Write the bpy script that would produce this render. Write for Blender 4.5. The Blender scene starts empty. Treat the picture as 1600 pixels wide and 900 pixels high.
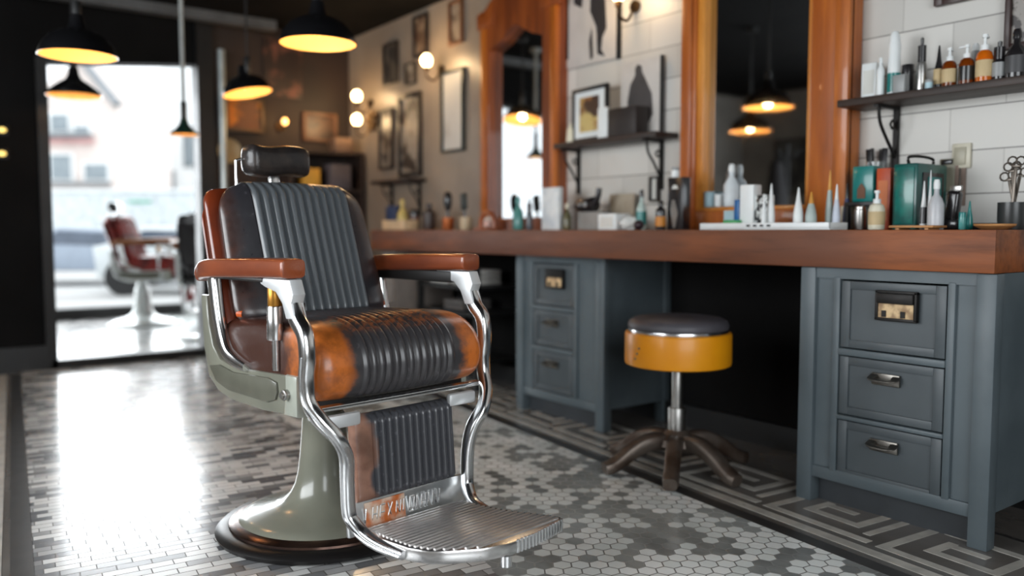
import bpy, bmesh, math, random
from mathutils import Vector, Matrix
random.seed(7)
D2R = math.radians
SC = bpy.context.scene
COL = SC.collection

# ---------------------------------------------------------------- camera, world, lights, exposure
CAM_H, FPX, YAW, PITCH = 0.91, 1300.0, D2R(36.7), math.atan(90 / 1300.0)
cd = bpy.data.cameras.new('camera'); cam = bpy.data.objects.new('camera', cd); COL.objects.link(cam)
cam.location = (0, 0, CAM_H); cam.rotation_euler = (math.pi / 2 - PITCH, 0, -YAW)
cd.sensor_width = 36; cd.lens = FPX / 1600 * 36
cd.clip_start = 0.05; cd.clip_end = 200
cd.dof.use_dof = True; cd.dof.focus_distance = 2.25; cd.dof.aperture_fstop = 1.12
SC.camera = cam
SC.view_settings.view_transform = 'Standard'; SC.view_settings.look = 'None'
SC.view_settings.gamma = 1; SC.view_settings.use_curve_mapping = False
SC.view_settings.exposure = 0.42
w = bpy.data.worlds.new('overcast_sky'); SC.world = w; w.use_nodes = True
w.node_tree.nodes['Background'].inputs[0].default_value = (0.90, 0.96, 1.0, 1)
w.node_tree.nodes['Background'].inputs[1].default_value = 1.75

def area(name, loc, rot, sx, sy, power, color):
    l = bpy.data.lights.new(name, 'AREA'); l.shape = 'RECTANGLE'; l.size = sx; l.size_y = sy
    l.energy = power; l.color = color
    o = bpy.data.objects.new(name, l); COL.objects.link(o); o.location = loc; o.rotation_euler = rot
    return o
# added unseen fill beside and behind the camera; daylight by the far glazed front
area('added_front_fill', (0.1, -1.42, 1.45), (D2R(90), 0, 0), 2.6, 1.7, 42, (0.93, 0.97, 1.0))
area('added_side_fill', (-1.92, 2.7, 1.5), (0, D2R(-90), 0), 1.6, 2.8, 78, (0.93, 0.97, 1.0))
area('daylight_glazed_front', (1.9, 9.3, 1.35), (D2R(-90), 0, 0), 2.6, 2.2, 100, (0.92, 0.97, 1.0))

# ---------------------------------------------------------------- pixel helpers (used only for laying out real planes)
def ray(px, py):
    x = (px - 800) / FPX; z = -(py - 450) / FPX
    yy = math.cos(PITCH) + z * math.sin(PITCH); zz = -math.sin(PITCH) + z * math.cos(PITCH)
    return Vector((x * math.cos(YAW) + yy * math.sin(YAW), -x * math.sin(YAW) + yy * math.cos(YAW), zz))
def onX(px, py, X):
    r = ray(px, py); t = X / r.x
    return Vector((X, r.y * t, CAM_H + r.z * t))
def onY(px, py, Y):
    r = ray(px, py); t = Y / r.y
    return Vector((r.x * t, Y, CAM_H + r.z * t))
def onD(px, py, d):
    r = ray(px, py); t = d / (r.x * math.sin(YAW) + r.y * math.cos(YAW))
    return Vector((r.x * t, r.y * t, CAM_H + r.z * t))
def depth(p): return p[0] * math.sin(YAW) + p[1] * math.cos(YAW)

# ---------------------------------------------------------------- materials
def srgb(r, g, b):
    f = lambda c: (c / 255) / 12.92 if c / 255 <= 0.04045 else ((c / 255 + 0.055) / 1.055) ** 2.4
    return (f(r), f(g), f(b), 1)
MATS = {}
class NT:
    """small wrapper for node trees"""
    def __init__(s, name):
        s.m = bpy.data.materials.new(name); s.m.use_nodes = True; s.t = s.m.node_tree
        s.b = s.t.nodes['Principled BSDF']
    def node(s, typ, ins=None, **at):
        n = s.t.nodes.new(typ)
        for k, v in at.items(): setattr(n, k, v)
        for k, v in (ins or {}).items():
            if isinstance(v, bpy.types.NodeSocket): s.t.links.new(v, n.inputs[k])
            else: n.inputs[k].default_value = v
        return n
    def link(s, a, b): s.t.links.new(a, b)
    def mth(s, op, a, b=None, c=None):
        n = s.t.nodes.new('ShaderNodeMath'); n.operation = op
        for i, v in enumerate((a, b, c)):
            if v is None: continue
            if isinstance(v, bpy.types.NodeSocket): s.t.links.new(v, n.inputs[i])
            else: n.inputs[i].default_value = v
        return n.outputs[0]
    def mix(s, f, a, b):
        n = s.t.nodes.new('ShaderNodeMix'); n.data_type = 'RGBA'
        for i, v in ((0, f), (6, a), (7, b)):
            if isinstance(v, bpy.types.NodeSocket): s.t.links.new(v, n.inputs[i])
            else: n.inputs[i].default_value = v
        return n.outputs[2]
    def ss(s, v, lo, hi):
        n = s.t.nodes.new('ShaderNodeMapRange'); n.interpolation_type = 'SMOOTHSTEP'
        s.t.links.new(v, n.inputs[0]); n.inputs[1].default_value = lo; n.inputs[2].default_value = hi
        return n.outputs[0]
    def obj(s): return s.node('ShaderNodeTexCoord').outputs['Object']
    def noise(s, vec, scale, detail=3, rough=0.5):
        return s.node('ShaderNodeTexNoise', {'Vector': vec, 'Scale': scale, 'Detail': detail, 'Roughness': rough}).outputs[0]
    def xyz(s, v):
        n = s.node('ShaderNodeSeparateXYZ', {0: v}); return n.outputs
    def comb(s, x, y, z=0.0):
        return s.node('ShaderNodeCombineXYZ', {0: x, 1: y, 2: z}).outputs[0]
    def scale(s, v, sc):
        return s.node('ShaderNodeMapping', {'Vector': v, 'Scale': sc}).outputs[0]
    def bump(s, h, strength=0.3, dist=0.002):
        n = s.node('ShaderNodeBump', {'Height': h, 'Strength': strength, 'Distance': dist})
        s.link(n.outputs[0], s.b.inputs['Normal'])
    def set(s, **k):
        for a, v in k.items():
            i = s.b.inputs[a.replace('_', ' ')]
            if isinstance(v, bpy.types.NodeSocket): s.link(v, i)
            else: i.default_value = v

def mat(name, c, rough=0.5, metal=0.0, var=0.12, scale=8.0, c2=None, coat=0.0, bump=0.0, stretch=(1, 1, 1), spec=0.5):
    if name in MATS: return MATS[name]
    n = NT(name)
    o = n.scale(n.obj(), stretch)
    f = n.noise(o, scale, 4)
    if c2 is None: c2 = tuple(min(1, x * (1 - var * 2)) for x in c[:3]) + (1,)
    n.set(Base_Color=n.mix(n.ss(f, 0.35, 0.68), c, c2), Metallic=metal, Coat_Weight=coat)
    n.b.inputs['Specular IOR Level'].default_value = spec
    n.set(Roughness=n.mth('MULTIPLY_ADD', f, rough * 0.4, rough * 0.8))
    if bump: n.bump(n.noise(o, scale * 5, 3), bump)
    MATS[name] = n.m
    return n.m
def emit(name, c, strength, base=None):
    if name in MATS: return MATS[name]
    n = NT(name); n.set(Base_Color=base or c, Emission_Color=c, Emission_Strength=strength)
    MATS[name] = n.m; return n.m
def glassy(name, c, rough=0.03, trans=1.0, ior=1.45):
    if name in MATS: return MATS[name]
    n = NT(name); n.set(Base_Color=c, Roughness=rough, Transmission_Weight=trans, IOR=ior)
    MATS[name] = n.m; return n.m
def wood(name, c, c2, rough=0.4, axis='Y', scale=6.0, coat=0.0, c3=None):
    if name in MATS: return MATS[name]
    n = NT(name)
    st = {'X': (0.12, 1, 1), 'Y': (1, 0.12, 1), 'Z': (1, 1, 0.12)}[axis]
    v = n.scale(n.obj(), st)
    a = n.noise(v, scale * 2, 5, 0.6); b = n.noise(v, scale * 9, 4, 0.6)
    big = n.noise(n.obj(), 1.6, 2)
    col = n.mix(n.ss(a, 0.35, 0.65), c, c2)
    if c3: col = n.mix(n.ss(big, 0.42, 0.66), col, c3)
    col = n.mix(n.mth('MULTIPLY', n.ss(b, 0.5, 0.75), 0.35), col, tuple(x * 0.35 for x in c2[:3]) + (1,))
    n.set(Base_Color=col, Roughness=n.mth('MULTIPLY_ADD', b, 0.2, rough), Coat_Weight=coat)
    n.bump(b, 0.25, 0.0015)
    MATS[name] = n.m; return n.m

def floor_mat():
    n = NT('mosaic_floor')
    X, Y, _ = n.xyz(n.obj())
    al = 0.0997
    u = n.mth('SUBTRACT', n.mth('MULTIPLY', X, math.cos(al)), n.mth('MULTIPLY', Y, math.sin(al)))
    v = n.mth('ADD', n.mth('MULTIPLY', X, math.sin(al)), n.mth('MULTIPLY', Y, math.cos(al)))
    # --- hexagons
    S = 0.050; R3 = math.sqrt(3)
    hx = n.mth('DIVIDE', v, S); hy = n.mth('DIVIDE', u, S)
    def cell(a, per, off):
        return n.mth('SUBTRACT', n.mth('FLOORED_MODULO', n.mth('SUBTRACT', a, off), per), per / 2)
    ax, ay = cell(hx, 1.0, 0.0), cell(hy, R3, 0.0)
    bx, by = cell(hx, 1.0, 0.5), cell(hy, R3, R3 / 2)
    la = n.mth('ADD', n.mth('MULTIPLY', ax, ax), n.mth('MULTIPLY', ay, ay))
    lb = n.mth('ADD', n.mth('MULTIPLY', bx, bx), n.mth('MULTIPLY', by, by))
    f = n.mth('LESS_THAN', la, lb)
    lerp = lambda p, q: n.mth('ADD', n.mth('MULTIPLY', p, f), n.mth('MULTIPLY', q, n.mth('SUBTRACT', 1.0, f)))
    gx, gy = lerp(ax, bx), lerp(ay, by)
    ix = n.mth('ROUND', n.mth('MULTIPLY', n.mth('SUBTRACT', hx, gx), 2.0))
    iy = n.mth('ROUND', n.mth('DIVIDE', n.mth('SUBTRACT', hy, gy), R3 / 2))
    agx = n.mth('ABSOLUTE', gx); agy = n.mth('ABSOLUTE', gy)
    hd = n.mth('MAXIMUM', agx, n.mth('ADD', n.mth('MULTIPLY', agx, 0.5), n.mth('MULTIPLY', agy, R3 / 2)))
    hgrout = n.ss(hd, 0.44, 0.475)
    idv = n.comb(ix, iy)
    wn = n.node('ShaderNodeTexWhiteNoise', {0: idv}, noise_dimensions='3D').outputs[0]
    cl = n.noise(n.scale(idv, (0.085, 0.15, 1)), 1.0, 2)
    sel = n.mth('ADD', n.mth('MULTIPLY', cl, 1.0), n.mth('MULTIPLY', wn, 0.30))
    white = n.mth('GREATER_THAN', sel, 0.61)
    smear = n.noise(n.scale(n.comb(u, v), (2.5, 1.2, 1)), 1.5, 4, 0.6)
    grey = n.mix(n.ss(smear, 0.35, 0.65), srgb(158, 162, 160), srgb(112, 114, 113))
    greyt = n.mix(n.mth('MULTIPLY', wn, 0.35), grey, srgb(176, 180, 178))
    hexc = n.mix(white, greyt, n.mix(wn, srgb(250, 252, 251), srgb(222, 228, 226)))
    hexc = n.mix(n.mth('MULTIPLY', hgrout, n.mth('MULTIPLY_ADD', white, 0.8, 0.2)), hexc, srgb(116, 117, 115))
    # --- small bricks, laid across the room
    bh, bw = 0.036, 0.088
    row = n.mth('FLOOR', n.mth('DIVIDE', v, bh))
    rr = n.node('ShaderNodeTexWhiteNoise', {1: row}, noise_dimensions='1D').outputs[0]
    uu = n.mth('ADD', n.mth('DIVIDE', u, bw), n.mth('ADD', n.mth('MULTIPLY', n.mth('FLOORED_MODULO', row, 2.0), 0.5), n.mth('MULTIPLY', rr, 0.25)))
    colm = n.mth('FLOOR', uu)
    fu = n.mth('FRACT', uu); fv = n.mth('FRACT', n.mth('DIVIDE', v, bh))
    eu = n.mth('MULTIPLY', n.mth('MINIMUM', fu, n.mth('SUBTRACT', 1.0, fu)), bw)
    ev = n.mth('MULTIPLY', n.mth('MINIMUM', fv, n.mth('SUBTRACT', 1.0, fv)), bh)
    bg = n.mth('LESS_THAN', n.mth('MINIMUM', eu, ev), 0.0016)
    bn = n.node('ShaderNodeTexWhiteNoise', {0: n.comb(colm, row, 3.0)}, noise_dimensions='3D').outputs[0]
    bcl = n.noise(n.comb(n.mth('MULTIPLY', colm, 0.16), n.mth('MULTIPLY', row, 0.10)), 1.0, 2)
    bs = n.mth('ADD', n.mth('MULTIPLY', bn, 0.55), bcl)
    bc = n.mix(n.ss(bs, 0.52, 0.98), srgb(98, 99, 102), srgb(222, 222, 220))
    bc = n.mix(bg, bc, srgb(62, 60, 58))
    # --- which kind where: bricks on the window side, hexagons on the worktop side
    edge = n.mth('ADD', u, n.mth('MULTIPLY', n.mth('SUBTRACT', smear, 0.5), 0.15))
    side = n.mth('GREATER_THAN', edge, 1.08)
    col = n.mix(side, bc, hexc)
    inside = n.mth('MULTIPLY', n.mth('GREATER_THAN', u, 0.02), n.mth('LESS_THAN', u, 1.97))
    out = n.mix(n.ss(smear, 0.3, 0.7), srgb(92, 88, 84), srgb(112, 108, 104))
    col = n.mix(inside, out, col)
    dirt = n.noise(n.obj(), 3.0, 5, 0.7)
    col = n.mix(n.mth('MULTIPLY', n.ss(dirt, 0.45, 0.75), 0.22), col, srgb(104, 94, 84))
    gr = n.mth('MULTIPLY', inside, n.mth('MAXIMUM', n.mth('MULTIPLY', side, hgrout), n.mth('MULTIPLY', n.mth('SUBTRACT', 1.0, side), bg)))
    n.set(Base_Color=col, Roughness=n.mth('ADD', n.mth('MULTIPLY_ADD', dirt, 0.14, 0.15), n.mth('MULTIPLY', gr, 0.3)))
    h = n.mth('ADD', n.mth('MULTIPLY', gr, -1.0), n.mth('MULTIPLY', n.mth('ADD', bn, wn), 0.18))
    n.set(Coat_Weight=0.22, Coat_Roughness=0.12)
    n.bump(h, 0.22, 0.001)
    return n.m

def tile_mat():
    n = NT('white_glazed_wall_tile')
    X, Y, Z = n.xyz(n.obj())
    rh, bw = 0.148, 0.36
    row = n.mth('FLOOR', n.mth('DIVIDE', Z, rh)); fz = n.mth('FRACT', n.mth('DIVIDE', Z, rh))
    yy = n.mth('ADD', n.mth('DIVIDE', Y, bw), n.mth('MULTIPLY', n.mth('FLOORED_MODULO', row, 2.0), 0.5))
    fy = n.mth('FRACT', yy); cy = n.mth('FLOOR', yy)
    wn = n.node('ShaderNodeTexWhiteNoise', {0: n.comb(cy, row)}, noise_dimensions='3D').outputs[0]
    wr = n.node('ShaderNodeTexWhiteNoise', {1: row}, noise_dimensions='1D').outputs[0]
    base = n.mix(wn, srgb(214, 211, 205), srgb(196, 193, 187))
    ez = n.mth('MINIMUM', fz, n.mth('SUBTRACT', 1.0, fz)); ey = n.mth('MINIMUM', fy, n.mth('SUBTRACT', 1.0, fy))
    vert = n.mth('LESS_THAN', ey, 0.007); hor = n.mth('LESS_THAN', ez, 0.018)
    c = n.mix(n.mth('MULTIPLY', vert, 0.5), base, srgb(158, 154, 148))
    c = n.mix(n.mth('MULTIPLY', hor, n.mth('MULTIPLY_ADD', wr, 0.5, 0.4)), c, srgb(84, 78, 74))
    st = n.noise(n.obj(), 2.2, 4)
    c = n.mix(n.mth('MULTIPLY', n.ss(st, 0.5, 0.75), 0.25), c, srgb(168, 156, 142))
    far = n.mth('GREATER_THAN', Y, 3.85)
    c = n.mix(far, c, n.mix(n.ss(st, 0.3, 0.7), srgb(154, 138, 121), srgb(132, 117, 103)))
    n.set(Base_Color=c, Roughness=0.38)
    n.bump(n.mth('ADD', n.mth('MULTIPLY', hor, n.mth('SUBTRACT', far, 1.0)), n.mth('MULTIPLY', n.noise(n.obj(), 18, 2), 0.2)), 0.4, 0.002)
    return n.m

def seat_leather(name, dark, tan, lo, hi, topwear=0.0, rough=0.33, mid_sheen=None, left_only=False):
    if name in MATS: return MATS[name]
    n = NT(name); X, Y, Z = n.xyz(n.obj())
    ns = n.noise(n.obj(), 9, 2 if left_only else 5, 0.65); fine = n.noise(n.obj(), 60, 3, 0.6)
    ax = n.mth('ADD', n.mth('MULTIPLY', X, -1.0) if left_only else n.mth('ABSOLUTE', X), n.mth('MULTIPLY', n.mth('SUBTRACT', ns, 0.5), 0.12))
    f = n.ss(ax, lo, hi)
    if topwear:
        tw = n.mth('MULTIPLY', n.ss(n.mth('ADD', Z, n.mth('MULTIPLY', n.mth('SUBTRACT', ns, 0.5), 0.07)), 0.635, 0.665), topwear)
        f = n.mth('MAXIMUM', f, n.mth('MULTIPLY', tw, n.ss(fine, 0.38, 0.6)))
    spots = n.ss(n.noise(n.obj(), 16, 4, 0.6), 0.5, 0.66)
    t2 = n.mix(n.ss(ns, 0.42, 0.66), tan, tuple(x * 0.5 for x in tan[:3]) + (1,))
    t2 = n.mix(n.mth('MULTIPLY', spots, 0.35), t2, srgb(92, 50, 34))
    if topwear: t2 = n.mix(n.ss(n.mth('ADD', Y, n.mth('MULTIPLY', n.mth('SUBTRACT', ns, 0.5), 0.08)), -.27, -.20), t2, srgb(66, 36, 26))
    dk = n.mix(n.ss(fine, 0.62, 0.8), dark, tuple(min(1, x * 2.6) for x in dark[:3]) + (1,))
    if mid_sheen: dk = n.mix(n.mth('LESS_THAN', n.mth('ABSOLUTE', X), mid_sheen[0]), dk, mid_sheen[1])  # light caught by the ribs, put into the colour of the centre
    n.set(Base_Color=n.mix(f, dk, t2), Roughness=n.mth('MULTIPLY_ADD', fine, 0.25, rough - 0.08), Coat_Weight=0.4, Coat_Roughness=0.2)
    n.bump(fine, 0.25, 0.0008)
    MATS[name] = n.m; return n.m

# ---------------------------------------------------------------- mesh building
class MB:
    def __init__(s): s.bm = bmesh.new()
    def _add(s, bm2, M=None):
        me = bpy.data.meshes.new('t'); bm2.to_mesh(me); bm2.free()
        if M is not None: me.transform(M)
        s.bm.from_mesh(me); bpy.data.meshes.remove(me); return s
    def box(s, c, sz, bev=0.0, rz=0.0, rx=0.0, ry=0.0, seg=2):
        b = bmesh.new(); bmesh.ops.create_cube(b, size=1)
        bmesh.ops.scale(b, vec=Vector(sz), verts=b.verts)
        if bev > 0:
            bmesh.ops.bevel(b, geom=b.edges[:], offset=min(bev, min(sz) * 0.49), segments=seg, affect='EDGES', profile=0.5)
        M = Matrix.Translation(Vector(c)) @ Matrix.Rotation(rz, 4, 'Z') @ Matrix.Rotation(ry, 4, 'Y') @ Matrix.Rotation(rx, 4, 'X')
        return s._add(b, M)
    def bb(s, x0, x1, y0, y1, z0, z1, bev=0.0):
        return s.box(((x0 + x1) / 2, (y0 + y1) / 2, (z0 + z1) / 2), (abs(x1 - x0), abs(y1 - y0), abs(z1 - z0)), bev)
    def cyl(s, p0, p1, r0, r1=None, n=24, bev=0.0):
        r1 = r0 if r1 is None else r1
        p0, p1 = Vector(p0), Vector(p1); L = (p1 - p0).length
        b = bmesh.new(); bmesh.ops.create_cone(b, cap_ends=True, segments=n, radius1=r0, radius2=r1, depth=L)
        if bev:
            ed = [e for e in b.edges if abs(e.verts[0].co.z - e.verts[1].co.z) < 1e-6]
            bmesh.ops.bevel(b, geom=ed, offset=bev, segments=2, affect='EDGES', profile=0.5)
        M = Matrix.Translation((p0 + p1) / 2) @ (p1 - p0).to_track_quat('Z', 'Y').to_matrix().to_4x4()
        return s._add(b, M)
    def sph(s, c, r, sc=(1, 1, 1), n=20):
        b = bmesh.new(); bmesh.ops.create_uvsphere(b, u_segments=n, v_segments=n // 2 + 2, radius=r)
        return s._add(b, Matrix.Translation(Vector(c)) @ Matrix.Diagonal((*sc, 1)))
    def lathe(s, prof, c=(0, 0, 0), n=32, closed=False):
        """prof: (r, z) list; closed=True joins last to first (solid ring section)"""
        b = bmesh.new(); rings = []
        for r, z in prof:
            if r < 1e-5: rings.append([b.verts.new((0, 0, z))])
            else: rings.append([b.verts.new((r * math.cos(2 * math.pi * i / n), r * math.sin(2 * math.pi * i / n), z)) for i in range(n)])
        pairs = list(zip(rings, rings[1:])) + ([(rings[-1], rings[0])] if closed else [])
        for A, B in pairs:
            for i in range(n):
                j = (i + 1) % n
                if len(A) == 1 and len(B) == 1: continue
                if len(A) == 1: b.faces.new((A[0], B[j], B[i]))
                elif len(B) == 1: b.faces.new((A[i], A[j], B[0]))
                else: b.faces.new((A[i], A[j], B[j], B[i]))
        bmesh.ops.recalc_face_normals(b, faces=b.faces)
        return s._add(b, Matrix.Translation(Vector(c)))
    def prism(s, pts, axis, a, bb, bev=0.0):
        """2D outline extruded along axis from a to bb.  axis X: pts are (y,z); Y: (x,z); Z: (x,y)"""
        b = bmesh.new()
        mk = {'X': lambda p, t: (t, p[0], p[1]), 'Y': lambda p, t: (p[0], t, p[1]), 'Z': lambda p, t: (p[0], p[1], t)}[axis]
        A = [b.verts.new(mk(p, a)) for p in pts]; B = [b.verts.new(mk(p, bb)) for p in pts]
        b.faces.new(A); b.faces.new(B[::-1])
        for i in range(len(pts)):
            j = (i + 1) % len(pts); b.faces.new((A[i], B[i], B[j], A[j]))
        bmesh.ops.recalc_face_normals(b, faces=b.faces)
        if bev:
            n = Vector(mk((0, 0), 1)).normalized()
            ed = [e for e in b.edges if abs((e.verts[0].co - e.verts[1].co).normalized().dot(n)) < 0.5]
            bmesh.ops.bevel(b, geom=ed, offset=bev, segments=2, affect='EDGES', profile=0.5, clamp_overlap=True)
        return s._add(b)
    def sweep(s, path, wid, thk, side=(1, 0, 0), n=16, power=2.6, smooth=True):
        """superellipse section swept on a path; wid in the plane across the path, thk along `side`"""
        P = [Vector(p) for p in path]; k = len(P)
        W = list(wid) if hasattr(wid, '__len__') else [wid] * k
        T = list(thk) if hasattr(thk, '__len__') else [thk] * k
        if smooth:
            Q, W2, T2 = [], [], []
            for i in range(k - 1):
                p0, p1, p2, p3 = P[max(i - 1, 0)], P[i], P[i + 1], P[min(i + 2, k - 1)]
                for q in range(5):
                    t = q / 5
                    Q.append(0.5 * ((2 * p1) + (p2 - p0) * t + (2 * p0 - 5 * p1 + 4 * p2 - p3) * t * t + (3 * p1 - p0 - 3 * p2 + p3) * t ** 3))
                    W2.append(W[i] + (W[i + 1] - W[i]) * t); T2.append(T[i] + (T[i + 1] - T[i]) * t)
            Q.append(P[-1]); W2.append(W[-1]); T2.append(T[-1]); P, W, T = Q, W2, T2; k = len(P)
        side = Vector(side).normalized(); b = bmesh.new(); rings = []
        for i in range(k):
            t = (P[min(i + 1, k - 1)] - P[max(i - 1, 0)]).normalized()
            sd = (side - t * side.dot(t)).normalized(); up = t.cross(sd)
            ring = []
            for j in range(n):
                a = 2 * math.pi * j / n; ca, sa = math.cos(a), math.sin(a)
                cx = math.copysign(abs(ca) ** (2 / power), ca); sy = math.copysign(abs(sa) ** (2 / power), sa)
                ring.append(b.verts.new(P[i] + sd * (cx * T[i] / 2) + up * (sy * W[i] / 2)))
            rings.append(ring)
        for A, B in zip(rings, rings[1:]):
            for i in range(n):
                j = (i + 1) % n; b.faces.new((A[i], A[j], B[j], B[i]))
        b.faces.new(rings[0][::-1]); b.faces.new(rings[-1])
        bmesh.ops.recalc_face_normals(b, faces=b.faces)
        return s._add(b)
    def tube(s, path, r, n=12, smooth=True):
        P = [Vector(p) for p in path]; d = (P[-1] - P[0])
        side = Vector((0, 0, 1)) if abs(d.normalized().z) < 0.8 else Vector((1, 0, 0))
        rr = [2 * x for x in r] if hasattr(r, '__len__') else 2 * r
        return s.sweep(P, rr, rr, side, n, 2.0, smooth)
    def loft(s, rings):
        b = bmesh.new(); R = [[b.verts.new(p) for p in r] for r in rings]
        for A, B in zip(R, R[1:]):
            m = len(A)
            for i in range(m):
                j = (i + 1) % m; b.faces.new((A[i], A[j], B[j], B[i]))
        b.faces.new(R[0][::-1]); b.faces.new(R[-1])
        bmesh.ops.recalc_face_normals(b, faces=b.faces)
        return s._add(b)
    def xf(s, M):
        bmesh.ops.transform(s.bm, matrix=M, verts=s.bm.verts); return s

def obj(name, mb, m, parent=None, loc=None, angle=38):
    me = bpy.data.meshes.new(name); mb.bm.to_mesh(me); mb.bm.free()
    me.shade_smooth(); me.set_sharp_from_angle(angle=D2R(angle))
    me.materials.append(m)
    o = bpy.data.objects.new(name, me); COL.objects.link(o)
    if parent: o.parent = parent
    if loc is not None: o.location = loc
    return o
def tag(o, label, cat, group=None, kind=None):
    o['label'] = label; o['category'] = cat
    if group: o['group'] = group
    if kind: o['kind'] = kind
    return o
def thing(name, label, cat, loc=(0, 0, 0), rz=0.0, group=None):
    o = bpy.data.objects.new(name, None); COL.objects.link(o); o.location = loc; o.rotation_euler = (0, 0, rz)
    return tag(o, label, cat, group)
def struct(name, mb, m, parent=None):
    o = obj(name, mb, m, parent)
    if not parent: o['kind'] = 'structure'
    return o

BLACK = mat('black_paint', srgb(22, 22, 23), 0.45, var=0.1)
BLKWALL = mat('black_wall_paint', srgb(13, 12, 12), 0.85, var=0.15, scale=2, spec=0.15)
IRON = mat('black_iron', srgb(38, 36, 35), 0.5, 0.6, bump=0.2, scale=20)
CHROME = mat('polished_chrome', (0.86, 0.87, 0.88, 1), 0.20, 1.0, var=0.04, scale=14)
STEEL = mat('brushed_steel', (0.52, 0.51, 0.49, 1), 0.34, 1.0, var=0.15, scale=20)
WHITE = mat('white_plastic', srgb(232, 236, 236), 0.35, var=0.03)
SATIN = mat('satin_chrome', (0.88, 0.90, 0.91, 1), 0.5, 0.75, var=0.04, scale=14)
CREAM = mat('cream_plastic', srgb(226, 220, 198), 0.4, var=0.04)

# ---------------------------------------------------------------- the room
XL, XR, YF, YB, CH = -2.0, 2.98, -1.5, 6.17, 2.42
AY, AX0, AX1, AH = 9.45, -3.6, 3.6, 2.9            # the glazed front room
OX0, OX1 = 0.815, 1.80                             # opening between the two rooms
struct('floor', MB().bb(XL - 0.1, 3.75, YF - 0.1, 9.6, -0.06, 0.0), floor_mat())
struct('ceiling', MB().bb(XL - 0.1, XR + 0.1, YF - 0.1, YB + 0.15, CH, CH + 0.08), mat('charcoal_ceiling_paint', srgb(15, 14, 14), 0.9, scale=2, spec=0.1))
TILE = tile_mat()
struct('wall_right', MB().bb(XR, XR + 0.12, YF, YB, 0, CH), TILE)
GREYP = mat('grey_beige_wall_paint', srgb(150, 144, 136), 0.7, scale=3)
struct('wall_left', MB().bb(XL - 0.12, XL, YF, 1.2, 0, CH).bb(XL - 0.12, XL, 4.2, YB, 0, CH).bb(XL - 0.12, XL, 1.2, 4.2, 0, 0.7).bb(XL - 0.12, XL, 1.2, 4.2, 2.3, CH), GREYP)
struct('wall_front', MB().bb(XL, -1.3, YF - 0.12, YF, 0, CH).bb(1.5, XR, YF - 0.12, YF, 0, CH).bb(-1.3, 1.5, YF - 0.12, YF, 0, 0.5).bb(-1.3, 1.5, YF - 0.12, YF, 2.35, CH), GREYP)
# wall with the opening: its head rises a little towards the right
wb = MB().bb(0.3, OX0, YB, YB + 0.14, 0, CH)
wb.prism([(OX0, 1.99), (OX1, 2.09), (OX1, CH), (OX0, CH)], 'Y', YB, YB + 0.14)
struct('wall_back', wb, BLKWALL)
struct('wall_back_left', MB().bb(XL, 0.3, YB, YB + 0.14, 0, CH), GREYP)
BROWN = mat('dark_brown_wall_paint', srgb(46, 31, 24), 0.6, scale=2, c2=srgb(30, 21, 17))
struct('wall_back_right', MB().bb(OX1, XR, YB, YB + 0.14, 0, CH), BROWN)
# frame of the opening
FR = mat('dark_steel_frame', srgb(34, 33, 33), 0.4, 0.3)
fm = MB().bb(OX0 - 0.03, OX0 + 0.035, YB - 0.03, YB + 0.1, 0, 2.02).bb(OX1 - 0.01, OX1 + 0.10, YB - 0.04, YB + 0.1, 0, CH - 0.02)
fm.bb(OX0, OX1, YB - 0.03, YB + 0.1, 0, 0.055)
struct('trim_1', fm, FR)
struct('trim_2', MB().cyl((OX1 + 0.15, YB - 0.07, 0.0), (OX1 + 0.15, YB - 0.07, 2.2), 0.026), mat('brushed_pale_pipe', srgb(176, 184, 184), 0.35, 0.5))
struct('trim_3', MB().bb(0.3, OX0 - 0.03, YB - 0.025, YB, 0, 0.16), BLACK)
struct('trim_4', MB().bb(0.2, 2.3, 5.93, 6.02, 2.355, 2.42), mat('grey_beam_paint', srgb(90, 90, 90), 0.4))
# dark panelling under the worktop
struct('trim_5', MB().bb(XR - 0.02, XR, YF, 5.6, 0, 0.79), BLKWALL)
struct('baseboard_right', MB().bb(XR - 0.05, XR - 0.02, YF, 5.6, 0, 0.10), BLACK)
# front room
struct('wall_annex', MB().bb(AX0 - 0.1, AX0, YB + 0.14, AY, 0, AH).bb(AX1, AX1 + 0.1, YB + 0.14, AY, 0, AH)
       .bb(AX0, AX1, YB + 0.14, YB + 0.16, 2.42, AH), mat('pale_plaster', srgb(170, 172, 170), 0.7))
struct('ceiling_annex', MB().bb(AX0 - 0.1, AX1 + 0.1, YB + 0.14, AY + 0.1, AH, AH + 0.08), mat('pale_ceiling_plaster', srgb(120, 120, 118), 0.7))
wf = MB().bb(AX0, AX1, AY, AY + 0.09, 0.0, 0.11).bb(AX0, AX1, AY, AY + 0.09, AH - 0.08, AH)
for x in (AX0 + 0.03, 2.93, AX1 - 0.03): wf.bb(x - 0.03, x + 0.03, AY, AY + 0.09, 0, AH)
win = struct('window_1', wf, FR)
pane_m = NT('clear_window_pane'); pane_m.set(Base_Color=(1, 1, 1, 1), Roughness=0.0, Transmission_Weight=1.0, IOR=1.02, Specular_IOR_Level=0.2)
obj('glass_pane', MB().bb(AX0, AX1, AY + 0.04, AY + 0.046, 0.11, AH - 0.08), pane_m.m, win)

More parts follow.
